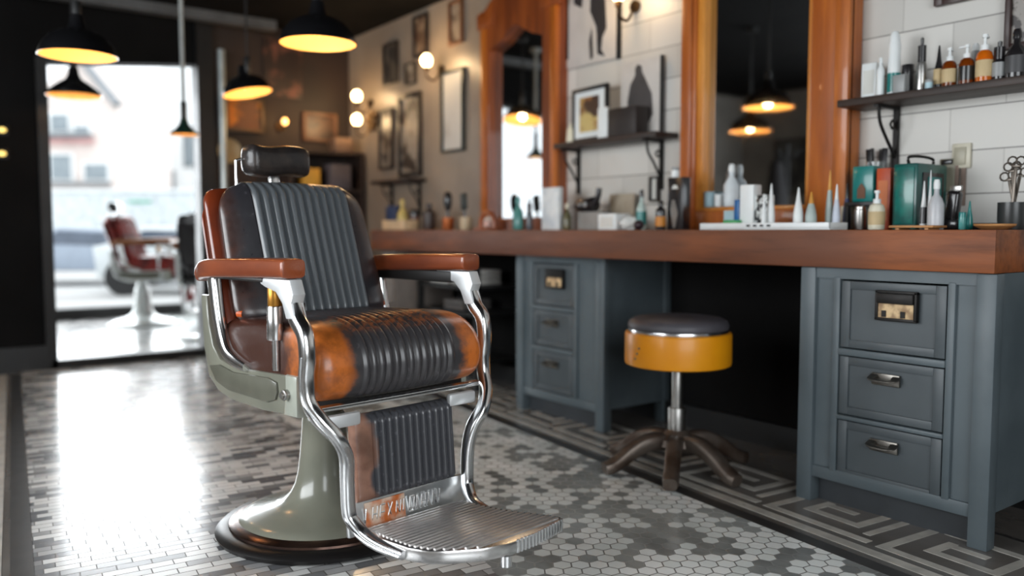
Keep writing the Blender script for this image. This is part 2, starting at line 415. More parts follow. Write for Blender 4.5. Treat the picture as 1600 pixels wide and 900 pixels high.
# floor border: dark lines and the pale meander laid in the floor on both sides
AL = 0.0997
RB = Matrix.Rotation(-AL, 4, 'Z')     # (u,v) -> room
def strip(mb, u0, u1, v0, v1, z0=-0.002, z1=0.0012):
    mb.bb(u0, u1, v0, v1, z0, z1)
dk = MB(); lt = MB()
strip(dk, 1.955, 2.005, -0.6, 6.3); strip(dk, -0.035, 0.02, 1.2, 6.1); strip(dk, 2.50, 2.52, -0.6, 2.0)
strip(lt, 2.035, 2.075, -0.6, 6.2)
strip(lt, -0.10, -0.055, 1.2, 6.1)
k = -0.6; P = 0.42
while k < 6.0:
    for (u0, u1, v0, v1) in ((2.105, 2.135, 0, .39), (2.135, 2.40, .36, .39), (2.37, 2.40, .09, .36), (2.195, 2.37, .09, .12),
                             (2.195, 2.225, .12, .30), (2.225, 2.32, .27, .30), (2.28, 2.31, .17, .27), (2.165, 2.40, .03, .055)):
        strip(lt, u0, u1, k + v0, k + v1)
    for (u0, u1, v0, v1) in ((-0.16, -0.13, 0, .39), (-0.42, -0.16, .36, .39), (-0.42, -0.39, .09, .36), (-0.39, -0.22, .09, .12)):
        if k > 1.2 and k < 5.6: strip(lt, u0, u1, k + v0, k + v1)
    k += P
dk.xf(RB); lt.xf(RB)
struct('trim_6', dk, mat('dark_border_tile', srgb(60, 58, 57), 0.3))
struct('trim_7', lt, mat('pale_border_tile', srgb(188, 184, 176), 0.3, var=0.15, scale=12))

# ---------------------------------------------------------------- street outside
gnd = NT('pale_paving'); gx_, gy_, gz_ = gnd.xyz(gnd.obj())
gnd.set(Base_Color=gnd.mix(gnd.ss(gnd.noise(gnd.scale(gnd.obj(), (0.3, 1.6, 1)), 1.0, 3), 0.4, 0.6), srgb(214, 214, 212), srgb(176, 174, 172)), Roughness=0.7)
struct('ground', MB().bb(-40, 60, AY + 0.09, 70, -0.12, -0.03), gnd.m)
def at_cam(px, d):                                       # x,y on the ground in column px at forward depth d
    p = onD(px, 360, d); return (p.x, p.y)
PW = mat('white_render', srgb(238, 240, 240), 0.8, var=0.03, scale=1); PG = mat('grey_window_glass', srgb(140, 150, 156), 0.2, var=0.1)
PB = mat('beige_pink_render', srgb(220, 208, 202), 0.8, var=0.05, scale=1); PR = mat('rose_band', srgb(214, 168, 166), 0.7)
GT = mat('grey_trim', srgb(138, 142, 146), 0.7)
def building(label, px, d, parts, name='building', cat='building'):
    x, y = at_cam(px, d)
    t = thing(name, label, cat, (x, y, -0.03), -YAW)
    for nm, m, mbb in parts: obj(nm, mbb, m, t)
    return t
u30 = 30 / FPX
def R_(px0, px1, py0, py1, ref, d, y0, y1):              # box on a facade measured from its reference column
    s = d / FPX; return ((px0 - ref) * s, (px1 - ref) * s, y0, y1, (360 - py1) * s + 0.94, (360 - py0) * s + 0.94)
def fac(rects, ref, d, y0, y1):
    m = MB()
    for r in rects: m.bb(*R_(*r, ref, d, y0, y1))
    return m
d = 30
bld = building('white rendered house with two rows of windows across the street', 250, d, [
    ('wall', PW, fac([(165, 420, 158, 401)], 250, d, 0, 8)),
    ('balcony', PW, fac([(178, 262, 216, 252)], 250, d, -1.0, 0)),
    ('roof', PW, MB().prism([(-2.1, 5.6), (4.4, 5.6), (1.2, 6.9), (-0.9, 6.4)], 'Y', 0.0, 8)),
    ('plinth', GT, fac([(165, 420, 392, 402)], 250, d, -0.05, 0.1))])
for r in ((198, 224, 190, 214), (228, 256, 190, 212), (195, 240, 256, 300), (252, 276, 268, 330), (290, 330, 200, 262), (182, 190, 256, 300)):
    f = obj('window', fac([r], 250, d, -0.06, 0.0), GT, bld); obj('pane', fac([(r[0] + 2, r[1] - 2, r[2] + 2, r[3] - 2)], 250, d, -0.09, -0.06), PG, f)
d = 24
b2 = building('beige and pink gabled house behind the far barber chair', 120, d, [
    ('wall', PB, MB().prism([((40 - 120) * d / FPX, 0), ((182 - 120) * d / FPX, 0), ((182 - 120) * d / FPX, (360 - 160) * d / FPX + 0.94), ((132 - 120) * d / FPX, (360 - 96) * d / FPX + 0.94), ((40 - 120) * d / FPX, (360 - 170) * d / FPX + 0.94)], 'Y', 0, 4)),
    ('roof', GT, MB().sweep([((132 - 120) * d / FPX, 0, (360 - 92) * d / FPX + 0.94), ((190 - 120) * d / FPX, 0, (360 - 166) * d / FPX + 0.94)], 0.14, 0.6, (0, 1, 0), smooth=False)),
    ('cornice', GT, fac([(76, 150, 211, 217)], 120, d, -0.4, 0)),
    ('rose_band', PR, fac([(80, 152, 219, 226)], 120, d, -0.2, 0)),
    ('ledge', GT, fac([(84, 176, 286, 291)], 120, d, -0.3, 0))])
for r in ((84, 118, 178, 210), (120, 150, 196, 211), (82, 120, 240, 284), (134, 176, 254, 284)):
    f = obj('window', fac([r], 120, d, -0.06, 0.0), PW, b2); obj('pane', fac([(r[0] + 4, r[1] - 4, r[2] + 4, r[3] - 3)], 120, d, -0.09, -0.06), PG, f)
# low garden wall and parked car
d = 17
x, y = at_cam(230, d)
lw = thing('street_wall', 'low white wall with a green stripe beyond the parked car', 'wall', (x, y, -0.03), -YAW)
obj('masonry', fac([(60, 340, 300, 386)], 230, d, 0, 0.25), mat('pale_masonry', srgb(216, 222, 224), 0.8), lw)
obj('green_stripe', fac([(202, 238, 313, 318)], 230, d, -0.02, 0), mat('green_stripe_paint', srgb(130, 190, 170), 0.6), lw)
obj('coping', fac([(60, 340, 296, 300)], 230, d, -0.05, 0.3), PW, lw)
d = 14
x, y = at_cam(125, d)
car = thing('parked_car', 'bluish grey car parked in the street outside the glazed front', 'car', (x, y, -0.03), -YAW)
cm = mat('blue_grey_car_paint', srgb(150, 162, 178), 0.3, coat=0.5, var=0.04)
obj('body', MB().prism([(-1.5, .25), (1.6, .25), (1.7, .45), (1.55, .62), (.9, .68), (.55, .95), (-.4, 1.0), (-.95, .75), (-1.5, .68)], 'Y', 0, 1.5, 0.06), cm, car)
obj('side_window', MB().prism([(.75, .68), (.48, .9), (-.35, .94), (-.8, .72)], 'Y', -0.012, 0.02), mat('dark_car_glass', srgb(90, 100, 116), 0.1), car)
for xx in (-0.95, 1.05): obj('wheel', MB().cyl((xx, -0.03, .28), (xx, .18, .28), .28), BLACK, car)
d = 12
x, y = at_cam(255, d)
c2 = thing('parked_car', 'white car parked beyond the seat of the far barber chair', 'car', (x, y, -0.03), -YAW)
obj('body', MB().prism([(-1.0, .25), (1.4, .25), (1.5, .5), (1.35, .66), (.8, .72), (.45, .98), (-.3, 1.0), (-.7, .78), (-1.05, .7)], 'Y', 0, 1.4, 0.06), mat('white_car_paint', srgb(214, 220, 222), 0.3, coat=0.5, var=0.04), c2)
obj('side_window', MB().prism([(.65, .72), (.38, .92), (-.27, .94), (-.6, .76)], 'Y', -0.012, 0.02), MATS['dark_car_glass'], c2)
for xx in (-0.6, 0.95): obj('wheel', MB().cyl((xx, -0.03, .26), (xx, .18, .26), .26), BLACK, c2)

# ---------------------------------------------------------------- barber chair
def barber_chair(label, loc, rz, M, group=None, fine=True):
    t = thing('barber_chair', label, 'barber chair', loc, rz, group)
    by = 0.07
    # base
    by = 0.055
    obj('base_ring', MB().lathe([(0, .001), (.308, .001), (.321, .006), (.324, .016), (.312, .028), (.285, .032), (0, .032)], (0, by, 0), 72), M['rubber'], t)
    obj('base_rim', MB().lathe([(.285, .030), (.283, .038), (.268, .046), (.245, .049), (.2, .049), (.2, .030)], (0, by, 0), 72, True), M['rim'], t)
    obj('pedestal', MB().lathe([(.260, .042), (.252, .052), (.225, .060), (.190, .068), (.155, .078), (.125, .092), (.104, .112), (.090, .14), (.080, .18), (.073, .24), (.068, .30), (.065, .335), (.062, .352), (.056, .360), (.0, .360)], (0, by, 0), 72), M['sage'], t)
    obj('pump_column', MB().lathe([(.050, .355), (.049, .44), (.0, .44)], (0, by, 0), 40), M['sage'], t)
    # seat pan and side castings
    side = [(.262, .72), (.252, .567), (.222, .480), (.165, .445), (.09, .430), (-.1, .427), (-.25, .436), (-.275, .46), (-.275, .535), (-.2, .537), (-.036, .530), (.08, .528), (.15, .54), (.19, .575), (.215, .64), (.225, .72)]
    for s in (-1, 1):
        a, b = sorted((s * .250, s * .285))
        sk = obj('side_casting', MB().prism(side, 'X', a, b, .006), M['sage'], t)
        pn = [(.205, .515), (.165, .475), (.09, .457), (-.13, .455), (-.175, .468), (-.185, .49), (-.18, .515), (-.14, .522), (.06, .513), (.14, .525)]
        a, b = sorted((s * .283, s * .292))
        obj('raised_panel', MB().prism(pn, 'X', a, b, .004), M['panel'], sk)
        a, b = sorted((s * .248, s * .289))
        obj('end_cap', MB().prism([(-.279, .435), (-.279, .541), (-.222, .540), (-.222, .50), (-.212, .433)], 'X', a, b, .007), M['cap'], sk)
        nb = MB().cyl((s * .283, -.235, .49), (s * .302, -.235, .49), .014, bev=.002).cyl((s * .300, -.235, .49), (s * .308, -.235, .49), .008)
        obj('bolt', nb, STEEL, sk)
    obj('seat_pan', MB().prism([(.20, .47), (.1, .435), (-.27, .435), (-.3, .455), (-.3, .475), (.20, .50)], 'X', -.25, .25, .004), M['dark'], t)
    obj('tilt_housing', MB().box((0, .05, .445), (.2, .26, .05), .015), M['sage'], t)
    # seat cushion: profile lofted across, ribs in the middle
    prof = [(.17, .53), (.175, .60), (.16, .642), (.12, .655), (.05, .660), (-.05, .664), (-.15, .668), (-.22, .670), (-.275, .664), (-.322, .646), (-.355, .617), (-.372, .58), (-.374, .545), (-.362, .51), (-.335, .487), (-.29, .476), (-.2, .478), (0, .50)]
    def dens(pr, k=3):
        out = []; n = len(pr)
        for i in range(n):
            p0, p1, p2, p3 = [Vector(pr[(i + q) % n]) for q in (-1, 0, 1, 2)]
            for q in range(k):
                tt = q / k
                out.append(0.5 * ((2 * p1) + (p2 - p0) * tt + (2 * p0 - 5 * p1 + 4 * p2 - p3) * tt * tt + (3 * p1 - p0 - 3 * p2 + p3) * tt ** 3))
        return out
    pr = dens(prof); n = len(pr); cen = Vector((-.09, .575)); W = .279
    nor = []
    for i in range(n):
        tv = pr[(i + 1) % n] - pr[i - 1]; nv = Vector((tv.y, -tv.x)).normalized()
        if nv.dot(pr[i] - cen) < 0: nv = -nv
        nor.append(nv)
    NX = 150 if fine else 40; rings = []; nrib = 13; xr = .155
    for i in range(NX + 1):
        x = -W + 2 * W * i / NX
        e = max(0, (abs(x) - (W - .045)) / .045); ins = .042 * (1 - math.sqrt(max(0, 1 - e * e)))
        bul = .008 * (1 - (x / W) ** 2)
        rib = 0
        if abs(x) < xr: rib = .011 * (abs(math.sin(math.pi * (x + xr) / (2 * xr) * nrib))) ** .55 - .006
        rg = []
        for q in range(n):
            on = max(0, min(1, (pr[q].y - .47) / .03)) if pr[q].x < .1 else 0
            p = pr[q] + nor[q] * (bul + rib * on - ins)
            rg.append((x, p.x, p.y))
        rings.append(rg)
    obj('seat', MB().loft(rings), M['seat'], t, angle=70)
    obj('seat_piping', MB().tube([(-.24, .085, .672), (-.235, .10, .674), (-.1, .105, .678), (0, .106, .679), (.1, .105, .678), (.235, .10, .674), (.24, .085, .672)], .013), M['tan'], t)
    # lower backrest bolster behind the seat and the leather box under it
    obj('seat_box', MB().box((0, .10, .565), (.46, .19, .10), .03, seg=4), M['brown'], t)
    # back: ribbed cushion in a shell
    def shell_half(z, z0, z1, wb, wt, rc):
        f = (z - z0) / (z1 - z0); w_ = wb + (wt - wb) * f ** 1.3
        if z > z1 - rc: w_ -= rc * .85 * (1 - math.sqrt(max(0, 1 - ((z - (z1 - rc)) / rc) ** 2)))
        if z < z0 + .05: w_ -= .03 * (1 - math.sqrt(max(0, 1 - ((z0 + .05 - z) / .05) ** 2)))
        return w_
    lean = lambda z: .055 + .15 * (z - .62) / .43
    def back_part(z0, z1, wb, wt, rc, front, rear, ribs, NZ=34, crown=.0, power=3.5):
        rings = []
        NXb = 352 if (ribs and fine) else 88 if ribs else 40
        for i in range(NZ + 1):
            f = i / NZ; f = 0.5 - 0.5 * math.cos(math.pi * f)
            z = z0 + (z1 - z0) * f; w_ = max(.03, shell_half(z, z0, z1, wb, wt, rc))
            et = max(0, (z - (z1 - .045)) / .045); eb = max(0, (z0 + .035 - z) / .035)
            ins = (1 - math.sqrt(max(0, 1 - max(et, eb) ** 2)))
            th = (rear - front) / 2; cy = lean(z) + (front + rear) / 2
            th_ = th * (1 - .75 * ins)
            ring = []
            for j in range(NXb + 1):
                xx = -math.cos(math.pi * j / NXb) if not ribs else (-1 + 2 * j / NXb)
                if ribs: xx = math.copysign(1 - (1 - abs(xx)) ** 1.0, xx)
                yy = -th_ * (1 - abs(xx) ** power) ** (1 / power)
                hw = .168
                x = xx * w_
                if ribs: x = xx * 2 * hw if abs(xx) < .5 else math.copysign(hw + (abs(xx) - .5) * 2 * max(.001, w_ - hw), xx)
                if ribs: yy = -th_ * (1 - min(1, abs(x) / max(w_, hw)) ** power) ** (1 / power)
                rb = 0
                if ribs and abs(x) < hw:
                    rb = .020 * (abs(math.sin(math.pi * (x + hw) / (2 * hw) * 12))) ** .75 - .010
                    rb *= (1 - ins)
                ring.append((x, cy + yy - rb - .018 * (1 - xx * xx) * (1 if ribs else 0) * (1 - ins), z + crown * (1 - xx * xx) * f))
            for j in range(19, 0, -1):
                xx = -1 + 2 * j / 20
                ring.append((xx * w_, cy + th_ * (1 - abs(xx) ** power) ** (1 / power), z + crown * (1 - xx * xx) * f))
            rings.append(ring)
        return MB().loft(rings)
    obj('back_shell', back_part(.60, 1.035, .274, .262, .05, .055, .13, False, crown=.012), M['wood'], t, angle=60)
    obj('back_rear_panel', back_part(.62, .995, .262, .25, .06, .13, .165, False), M['wood'], t, angle=60)
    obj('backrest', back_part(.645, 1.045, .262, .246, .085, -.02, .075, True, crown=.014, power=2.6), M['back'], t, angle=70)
    # headrest
    hr = MB(); rings = []
    hz0, hz1 = 1.075, 1.165
    for i in range(25):
        x = -.106 + .212 * i / 24; e = max(0, (abs(x) - .081) / .025); k = .45 + .55 * math.sqrt(max(0, 1 - e * e))
        rg = []
        for j in range(28):
            a = 2 * math.pi * j / 28; ca, sa = math.cos(a), math.sin(a)
            rg.append((x - .022, .275 + .048 * k * math.copysign(abs(ca) ** .6, ca), 1.128 + .048 * k * math.copysign(abs(sa) ** .6, sa) + .004 * math.sin(x * 37)))
        rings.append(rg)
    h = obj('headrest', hr.loft(rings), M['head'], t, angle=70)
    obj('headrest_bar', MB().box((-.022, .29, 1.04), (.035, .014, .14), .004).cyl((-.150, .29, 1.125), (-.150, .29, 1.03), .004).cyl((-.150, .29, 1.125), (-.13, .29, 1.13), .004), M['chrome'], h)
    # armrests, front rails, rear rails
    for s in (-1, 1):
        X = s * .297
        ar = obj('armrest', MB().sweep([(X * .97, .245, .775), (X * .97, .22, .790), (X, .15, .802), (X, -.05, .810), (X, -.24, .815), (X, -.285, .815), (X, -.292, .815)], [.034, .048, .054, .054, .052, .050, .044], [.04, .052, .062, .068, .068, .068, .060], (1, 0, 0), 24, 4.5), M['arm'], t, angle=60)
        obj('armrest_underside', MB().box((X, .01 if s < 0 else -.01, .782 if s < 0 else .769), (.045, .36 if s < 0 else .42, .012 if s < 0 else .034), .005), M['dark'], ar)
        # rail: flared head, S-curve down to the footplate
        pth = [(X, -.275, .780), (X, -.278, .760), (X, -.284, .735), (X, -.303, .692), (X, -.338, .655), (X, -.348, .600), (X, -.342, .54), (X * .99, -.348, .485), (X * .93, -.375, .440), (X * .82, -.395, .395), (X * .72, -.385, .345), (X * .69, -.375, .28), (X * .68, -.375, .20), (X * .66, -.386, .170), (X * .62, -.42, .142), (X * .60, -.48, .130), (X * .56, -.56, .126)]
        wd = [.04, .04, .042, .042, .040, .038, .036, .038, .040, .040, .038, .034, .034, .034, .032, .028, .022]
        th = [.036] * 7 + [.032] * 10
        r = obj('side_rail', MB().sweep(pth, wd, th, (1, 0, 0), 18, 3.4), M['chrome'], t, angle=60)
        a, b = sorted((X - .019, X + .019))
        obj('rail_head', MB().prism([(-.150, .788), (-.300, .788), (-.316, .752), (-.306, .730), (-.322, .690), (-.280, .690), (-.262, .728), (-.232, .754), (-.180, .764), (-.155, .772)], 'X', a, b, .005), SATIN, r)
        gp = [(p[0] + s * .0165, p[1], p[2]) for p in pth[5:]]
        obj('rail_bead', MB().sweep(gp, .007, .010, (1, 0, 0), 8, 2), M['chrome'], r)
        obj('rear_rail', MB().sweep([(X * .97, .165, .775), (X * .97, .150, .70), (X * .97, .13, .63), (X * .97, .095, .57), (X * .96, .04, .545), (X * .96, -.02, .536)], [.05, .044, .042, .040, .036, .024], .030, (1, 0, 0), 16, 3.4), M['chrome'], t, angle=60)
    # lever post on the near side and coil box behind the rail
    lv = obj('lever_post', MB().cyl((-.285, -.175, .545), (-.285, -.175, .64), .010).cyl((-.285, -.175, .625), (-.285, -.175, .715), .023, .021, bev=.003), M['chrome'], t)
    obj('brass_collar', MB().cyl((-.285, -.175, .715), (-.285, -.175, .762), .019, bev=.002), mat('aged_brass', srgb(196, 140, 60), 0.35, 0.8), lv)
    cb = MB()
    for q in range(5): cb.cyl((-.252, -.255 + q * .015, .60), (-.252, -.255 + q * .015, .725), .0065, n=10)
    obj('recline_spring', cb, M['rim'], t)
    # front apron: crossbar, calf pad, kick plate
    obj('crossbar', MB().sweep([(-.275, -.335, .462), (0, -.34, .462), (.275, -.335, .462)], .016, .03, (0, 1, 0), 12, 3, smooth=False), M['chrome'], t)
    for s in (-1, 1):
        obj('bracket', MB().box((s * .20, -.352, .428), (.10, .02, .036), .008), SATIN, t)
    rings = []; Wc = .168
    NXc = 132 if fine else 30
    for i in range(19):
        f = i / 18; z = .205 + .225 * f
        e = max(abs(f - .5) * 2 - .86, 0) / .14; ins = 1 - math.sqrt(max(0, 1 - e * e))
        cy = -.335 - .02 * (1 - f)
        rg = []
        for j in range(NXc + 1):
            xx = -1 + 2 * j / NXc; x = xx * Wc
            yy = -.020 * (1 - abs(xx) ** 6) ** (1 / 6) * (1 - .8 * ins)
            rb = 0
            if -.115 < x < .160: rb = (.013 * abs(math.sin(math.pi * (x + .115) / .275 * 12)) ** .7 - .007) * (1 - ins)
            rg.append((x, cy + yy - rb, z))
        rg += [(Wc, cy + .012, z), (-Wc, cy + .012, z)]
        rings.append(rg)
    obj('calf_pad', MB().loft(rings), M['calf'], t, angle=70)
    kp = obj('kick_plate', MB().box((0, -.362, .166), (.40, .014, .085), .004, rx=D2R(-6)), M['plate'], t)
    if fine:
        wm = mat('worn_orange_leather_patch', srgb(196, 104, 48), 0.5, c2=srgb(214, 190, 170), scale=26)
        obj('leather_patch', MB().box((-.085, -.371, .171), (.13, .004, .066), .0015, rx=D2R(-6)), wm, kp)
        lm = MB()
        # raised cast letters, worn beyond reading
        seq = [(-.150, 'I'), (-.128, 'H'), (-.104, 'E'), (-.080, 'X'), (-.052, 'N'), (-.028, 'I'), (-.006, 'O'), (.018, 'I'), (.034, 'H'), (.058, 'I'), (.074, 'N'), (.098, 'I')]
        def bar(x0, z0, x1, z1):
            y = lambda z: -.3735 - (z - .168) * .105
            lm.sweep([(x0, y(z0), z0), (x1, y(z1), z1)], .0045, .005, (0, 1, 0), 6, 3, smooth=False)
        for x, ch in seq:
            zb, zt, w_ = .150, .192, .014
            L = {'I': [(0, 0, 0, 1)], 'H': [(0, 0, 0, 1), (1, 0, 1, 1), (0, .5, 1, .5)], 'E': [(0, 0, 0, 1), (0, 0, 1, 0), (0, .5, 1, .5), (0, 1, 1, 1)], 'X': [(0, 0, 1, 1), (0, 1, 1, 0)],
                 'N': [(0, 0, 0, 1), (0, 1, 1, 0), (1, 0, 1, 1)], 'O': [(0, 0, 0, 1), (1, 0, 1, 1), (0, 0, 1, 0), (0, 1, 1, 1)]}[ch]
            for a in L: bar(x + a[0] * w_, zb + (zt - zb) * a[1], x + a[2] * w_, zb + (zt - zb) * a[3])
        obj('raised_lettering', lm, M['chrome'], kp)
    # footplate
    outl = [(-.174, -.385), (-.174, -.48), (-.165, -.57), (-.142, -.622), (-.108, -.655), (-.04, -.700), (.035, -.722), (.12, -.718), (.235, -.700), (.262, -.684), (.255, -.655), (.205, -.56), (.180, -.47), (.170, -.385)]
    out = outl[::-1]
    def edge_at(y, side):
        pts = [p for p in outl if (p[0] < .03) == (side < 0)]
        pts = sorted(pts, key=lambda p: -p[1])
        for p, q in zip(pts, pts[1:]):
            if q[1] <= y <= p[1]: return p[0] + (q[0] - p[0]) * (p[1] - y) / max(1e-6, p[1] - q[1])
        return pts[-1][0]
    fp = obj('footplate', MB().prism(out, 'Z', .112, .146, .005), M['foot'], t)
    if fine:
        rg = MB()
        for q in range(19):
            y = -.40 - q * .0160
            rg.bb(edge_at(y, -1) + .012, edge_at(y, 1) - .012, y - .0042, y + .0042, .145, .1500, .0015)
        obj('grip_ridges', rg, M['grip'], fp)
        fr = MB()
        for q in range(15):
            x = .06 + q * .0132
            y = -.720 + (.0 if x < .12 else (x - .12) * .16)
            fr.cyl((x, y - .001, .114), (x, y - .001, .148), .0035, n=8)
        obj('edge_ridges', fr, M['chrome'], fp)
        obj('stop_foot', MB().cyl((.03, -.71, .086), (.03, -.71, .113), .014), M['chrome'], fp)
    return t

SAGE = mat('sage_enamel', srgb(128, 128, 115), 0.22, c2=srgb(116, 117, 105), coat=0.4, scale=5)
chairM = dict(
    rubber=mat('black_rubber', srgb(24, 22, 22), 0.32), rim=mat('worn_bronze_rim', srgb(112, 88, 78), 0.22, 0.9, c2=srgb(60, 46, 42)),
    sage=SAGE, panel=mat('olive_enamel_panel', srgb(100, 100, 88), 0.3, coat=0.3), cap=mat('pale_enamel_cap', srgb(176, 180, 168), 0.25, coat=0.4), dark=mat('dark_underside', srgb(26, 23, 22), 0.5), chrome=CHROME,
    seat=seat_leather('two_tone_worn_leather', srgb(58, 56, 58), srgb(206, 112, 44), .170, .205, 0.42),
    tan=mat('orange_leather_piping', srgb(200, 88, 30), 0.4), brown=mat('dark_brown_leather', srgb(58, 32, 24), 0.35, c2=srgb(40, 24, 20)),
    wood=mat('red_brown_leather_shell', srgb(120, 50, 24), 0.25, c2=srgb(92, 36, 18), coat=0.5, scale=6),
    back=seat_leather('dark_back_leather', srgb(46, 45, 49), srgb(66, 46, 42), .19, .25, 0, 0.28, mid_sheen=(.163, srgb(92, 97, 101))),  # paler ribbed centre: reflected light in the colour
    head=mat('scuffed_black_leather', srgb(36, 33, 33), 0.3, c2=srgb(54, 46, 42), scale=22, bump=0.5),
    arm=mat('varnished_brown_arm', srgb(146, 74, 42), 0.30, c2=srgb(104, 48, 28), coat=0.5, scale=9, stretch=(1, .3, 1)),
    calf=seat_leather('calf_pad_leather', srgb(66, 67, 72), srgb(152, 112, 94), .103, .13, 0, 0.30, left_only=True),
    plate=mat('etched_chrome_plate', (0.78, 0.79, 0.79, 1), 0.3, 0.9, scale=16), foot=mat('cast_aluminium', (0.86, 0.85, 0.84, 1), 0.26, 1.0, scale=10),
    grip=mat('worn_aluminium_ridges', (0.80, 0.77, 0.75, 1), 0.36, 0.9, scale=12))
CA = D2R(8.3)
barber_chair('vintage foreground barber chair in worn black and cognac ribbed leather on a sage pedestal',
             (1.050, 2.308, 0), CA, chairM)

# ---------------------------------------------------------------- worktop and cabinets
CT = 0.912
CWOOD = wood('worktop_wood', srgb(142, 76, 32), srgb(88, 44, 18), 0.46, 'Y', 5, coat=0.0, c3=srgb(98, 54, 30))
wt = tag(obj('worktop', MB().prism([(2.43, 1.04), (2.978, 1.04), (2.978, 5.75), (2.43, 4.75)], 'Z', 0.790, CT, .004), CWOOD), 'long thick brown wooden worktop running along the tiled wall', 'worktop')
CABC = mat('blue_grey_cabinet_paint', srgb(88, 98, 103), 0.45, c2=srgb(75, 85, 90), scale=4)
CABD = mat('blue_grey_drawer_paint', srgb(76, 83, 87), 0.45, c2=srgb(66, 73, 77), scale=4)
PULL = mat('aged_pewter', srgb(120, 116, 110), 0.3, 0.9, scale=20)
def cabinet(label, y0, y1, xf, fr, drawers, labelled, depth_=0.50):
    """fr: y fractions of the drawer opening from y0(near)..y1(far); local y=0 is the near end"""
    t = thing('drawer_cabinet', label, 'cabinet', (xf, y0, 0))
    W = y1 - y0; H = .789
    c = MB()
    for ya, yb in ((0, .055), (W - .055, W)):
        c.bb(0, .05, ya, yb, 0, H, .003)
        c.bb(depth_ - .05, depth_, ya, yb, 0, H, .003)
        c.bb(.03, depth_ - .03, ya + .008, yb - .03, .10, H)
    c.bb(.006, .03, 0.05, W - .05, H - .035, H)            # top rail
    c.bb(.006, .03, 0.05, W - .05, .085, .125, .002)        # bottom rail
    a, b = fr
    c.bb(.004, .03, a - .022, a, .12, H - .03, .002); c.bb(.004, .03, b, b + .022, .12, H - .03, .002)  # stiles
    c.bb(.016, .03, .05, a - .02, .12, H - .03); c.bb(.016, .03, b + .02, W - .05, .12, H - .03)        # recessed pilasters
    for z0, z1 in zip(drawers[:-1], drawers[1:]):
        c.bb(.0, .03, a, b, z0[0] - (z0[0] - z1[1]), z0[0], .003) if False else None
    for (zt, zb), (zt2, zb2) in zip(drawers[:-1], drawers[1:]): c.bb(.0, .03, a, b, zt2, zb, .003)       # rails between drawers
    c.bb(.05, depth_ - .02, .03, W - .03, .10, .12); c.bb(depth_ - .03, depth_ - .02, .03, W - .03, .10, H)
    obj('carcass', c, CABC, t)
    obj('plinth', MB().bb(.05, .07, .05, W - .05, .0, .10), mat('dark_plinth_paint', srgb(52, 56, 60), 0.5), t)
    for i, (zt, zb) in enumerate(drawers):
        d_ = MB().bb(.014, .034, a + .004, b - .004, zb + .004, zt - .004)
        w1, h1 = .035, .03
        fy0, fy1, fz0, fz1 = a + w1, b - w1, zb + h1, zt - h1
        for (q0, q1, r0, r1) in ((a + .004, fy0, zb + .004, zt - .004), (fy1, b - .004, zb + .004, zt - .004), (fy0, fy1, zb + .004, fz0), (fy0, fy1, fz1, zt - .004)):
            d_.bb(.007, .016, q0, q1, r0, r1, .0015)
        dr = obj('drawer', d_, CABD, t)
        yc = (a + b) / 2; zc = (zt + zb) / 2
        if i == 0 and labelled:
            yl = yc - .02; zl = zt - .060 - .012
            fl = MB().bb(-.006, .012, yl - .066, yl + .066, zl + .036, zl + .046, .002).bb(-.006, .012, yl - .066, yl + .066, zl - .048, zl - .038, .002).bb(-.006, .012, yl - .066, yl - .056, zl - .045, zl + .045, .002).bb(-.006, .012, yl + .056, yl + .066, zl - .045, zl + .045, .002)
            fl.bb(-.014, .006, yl - .058, yl + .058, zl + .006, zl + .038, .004)
            hd = obj('handle', fl, IRON, dr)
            obj('paper_label', MB().bb(-.002, .010, yl - .056, yl + .056, zl - .04, zl + .01), mat('yellowed_paper', srgb(214, 184, 140), 0.6, c2=srgb(150, 120, 88), scale=40), hd)
            for q in (-.03, .03): obj('rivet', MB().bb(-.005, .010, yl + q, yl + q + .014, zl - .036, zl - .016), IRON, hd)
        else:
            zl = zt - .062; yl = yc + .01
            hb = MB().bb(.004, .012, yl - .046, yl + .046, zl - .018, zl + .020, .003)
            hb.sweep([(.004, yl - .036, zl + .012), (-.016, yl - .033, zl + .002), (-.018, yl, zl), (-.016, yl + .033, zl + .002), (.004, yl + .036, zl + .012)], .026, .008, (0, 0, 1), 10, 3)
            obj('handle', hb, PULL, dr)
    return t
cabinet('blue-grey cabinet of three drawers under the near end of the worktop', 1.04, 1.66, 2.45, (.135, .478), [(.752, .530), (.508, .312), (.298, .105)], True)
cabinet('blue-grey cabinet of three drawers left of the yellow stool', 2.71, 3.36, 2.53, (.21, .52), [(.752, .545), (.525, .345), (.325, .125)], True, 0.44)
# far cabinet and shelf rack deep under the worktop, seen between the arms of the chair
t = thing('shelf_rack', 'dark open rack holding folded towels under the far end of the worktop', 'rack', (2.62, 3.85, 0))
for y in (0, .62):
    for x in (0, .3): obj('post', MB().bb(x, x + .03, y, y + .03, 0, .74), BLACK, t)
for z in (.15, .42, .57): obj('shelf', MB().bb(0, .33, 0, .65, z, z + .02), BLACK, t)
for i, (yy, z, c) in enumerate(((.10, .590, 'pale'), (.36, .590, 'pale'), (.20, .44, 'grey'))):
    tw = MB()
    for q in range(3 if i < 2 else 2): tw.box((.14, yy + .1, z + .016 + q * .030), (.22, .20, .028), .012, seg=3)
    tag(obj('folded_towels', tw, mat(c + '_towel_cotton', srgb(206, 204, 198) if c == 'pale' else srgb(96, 92, 90), 0.9, bump=0.6, scale=60), None, (2.62, 3.85, 0)),
        ('white folded towels on the upper rack shelf, nearer the stool', 'white folded towels on the upper rack shelf, nearer the window', 'grey folded towels on the lower shelf of the dark rack')[i], 'towels')
t = thing('side_cabinet', 'plain grey-brown cabinet standing under the far end of the worktop', 'cabinet', (2.50, 4.56, 0))
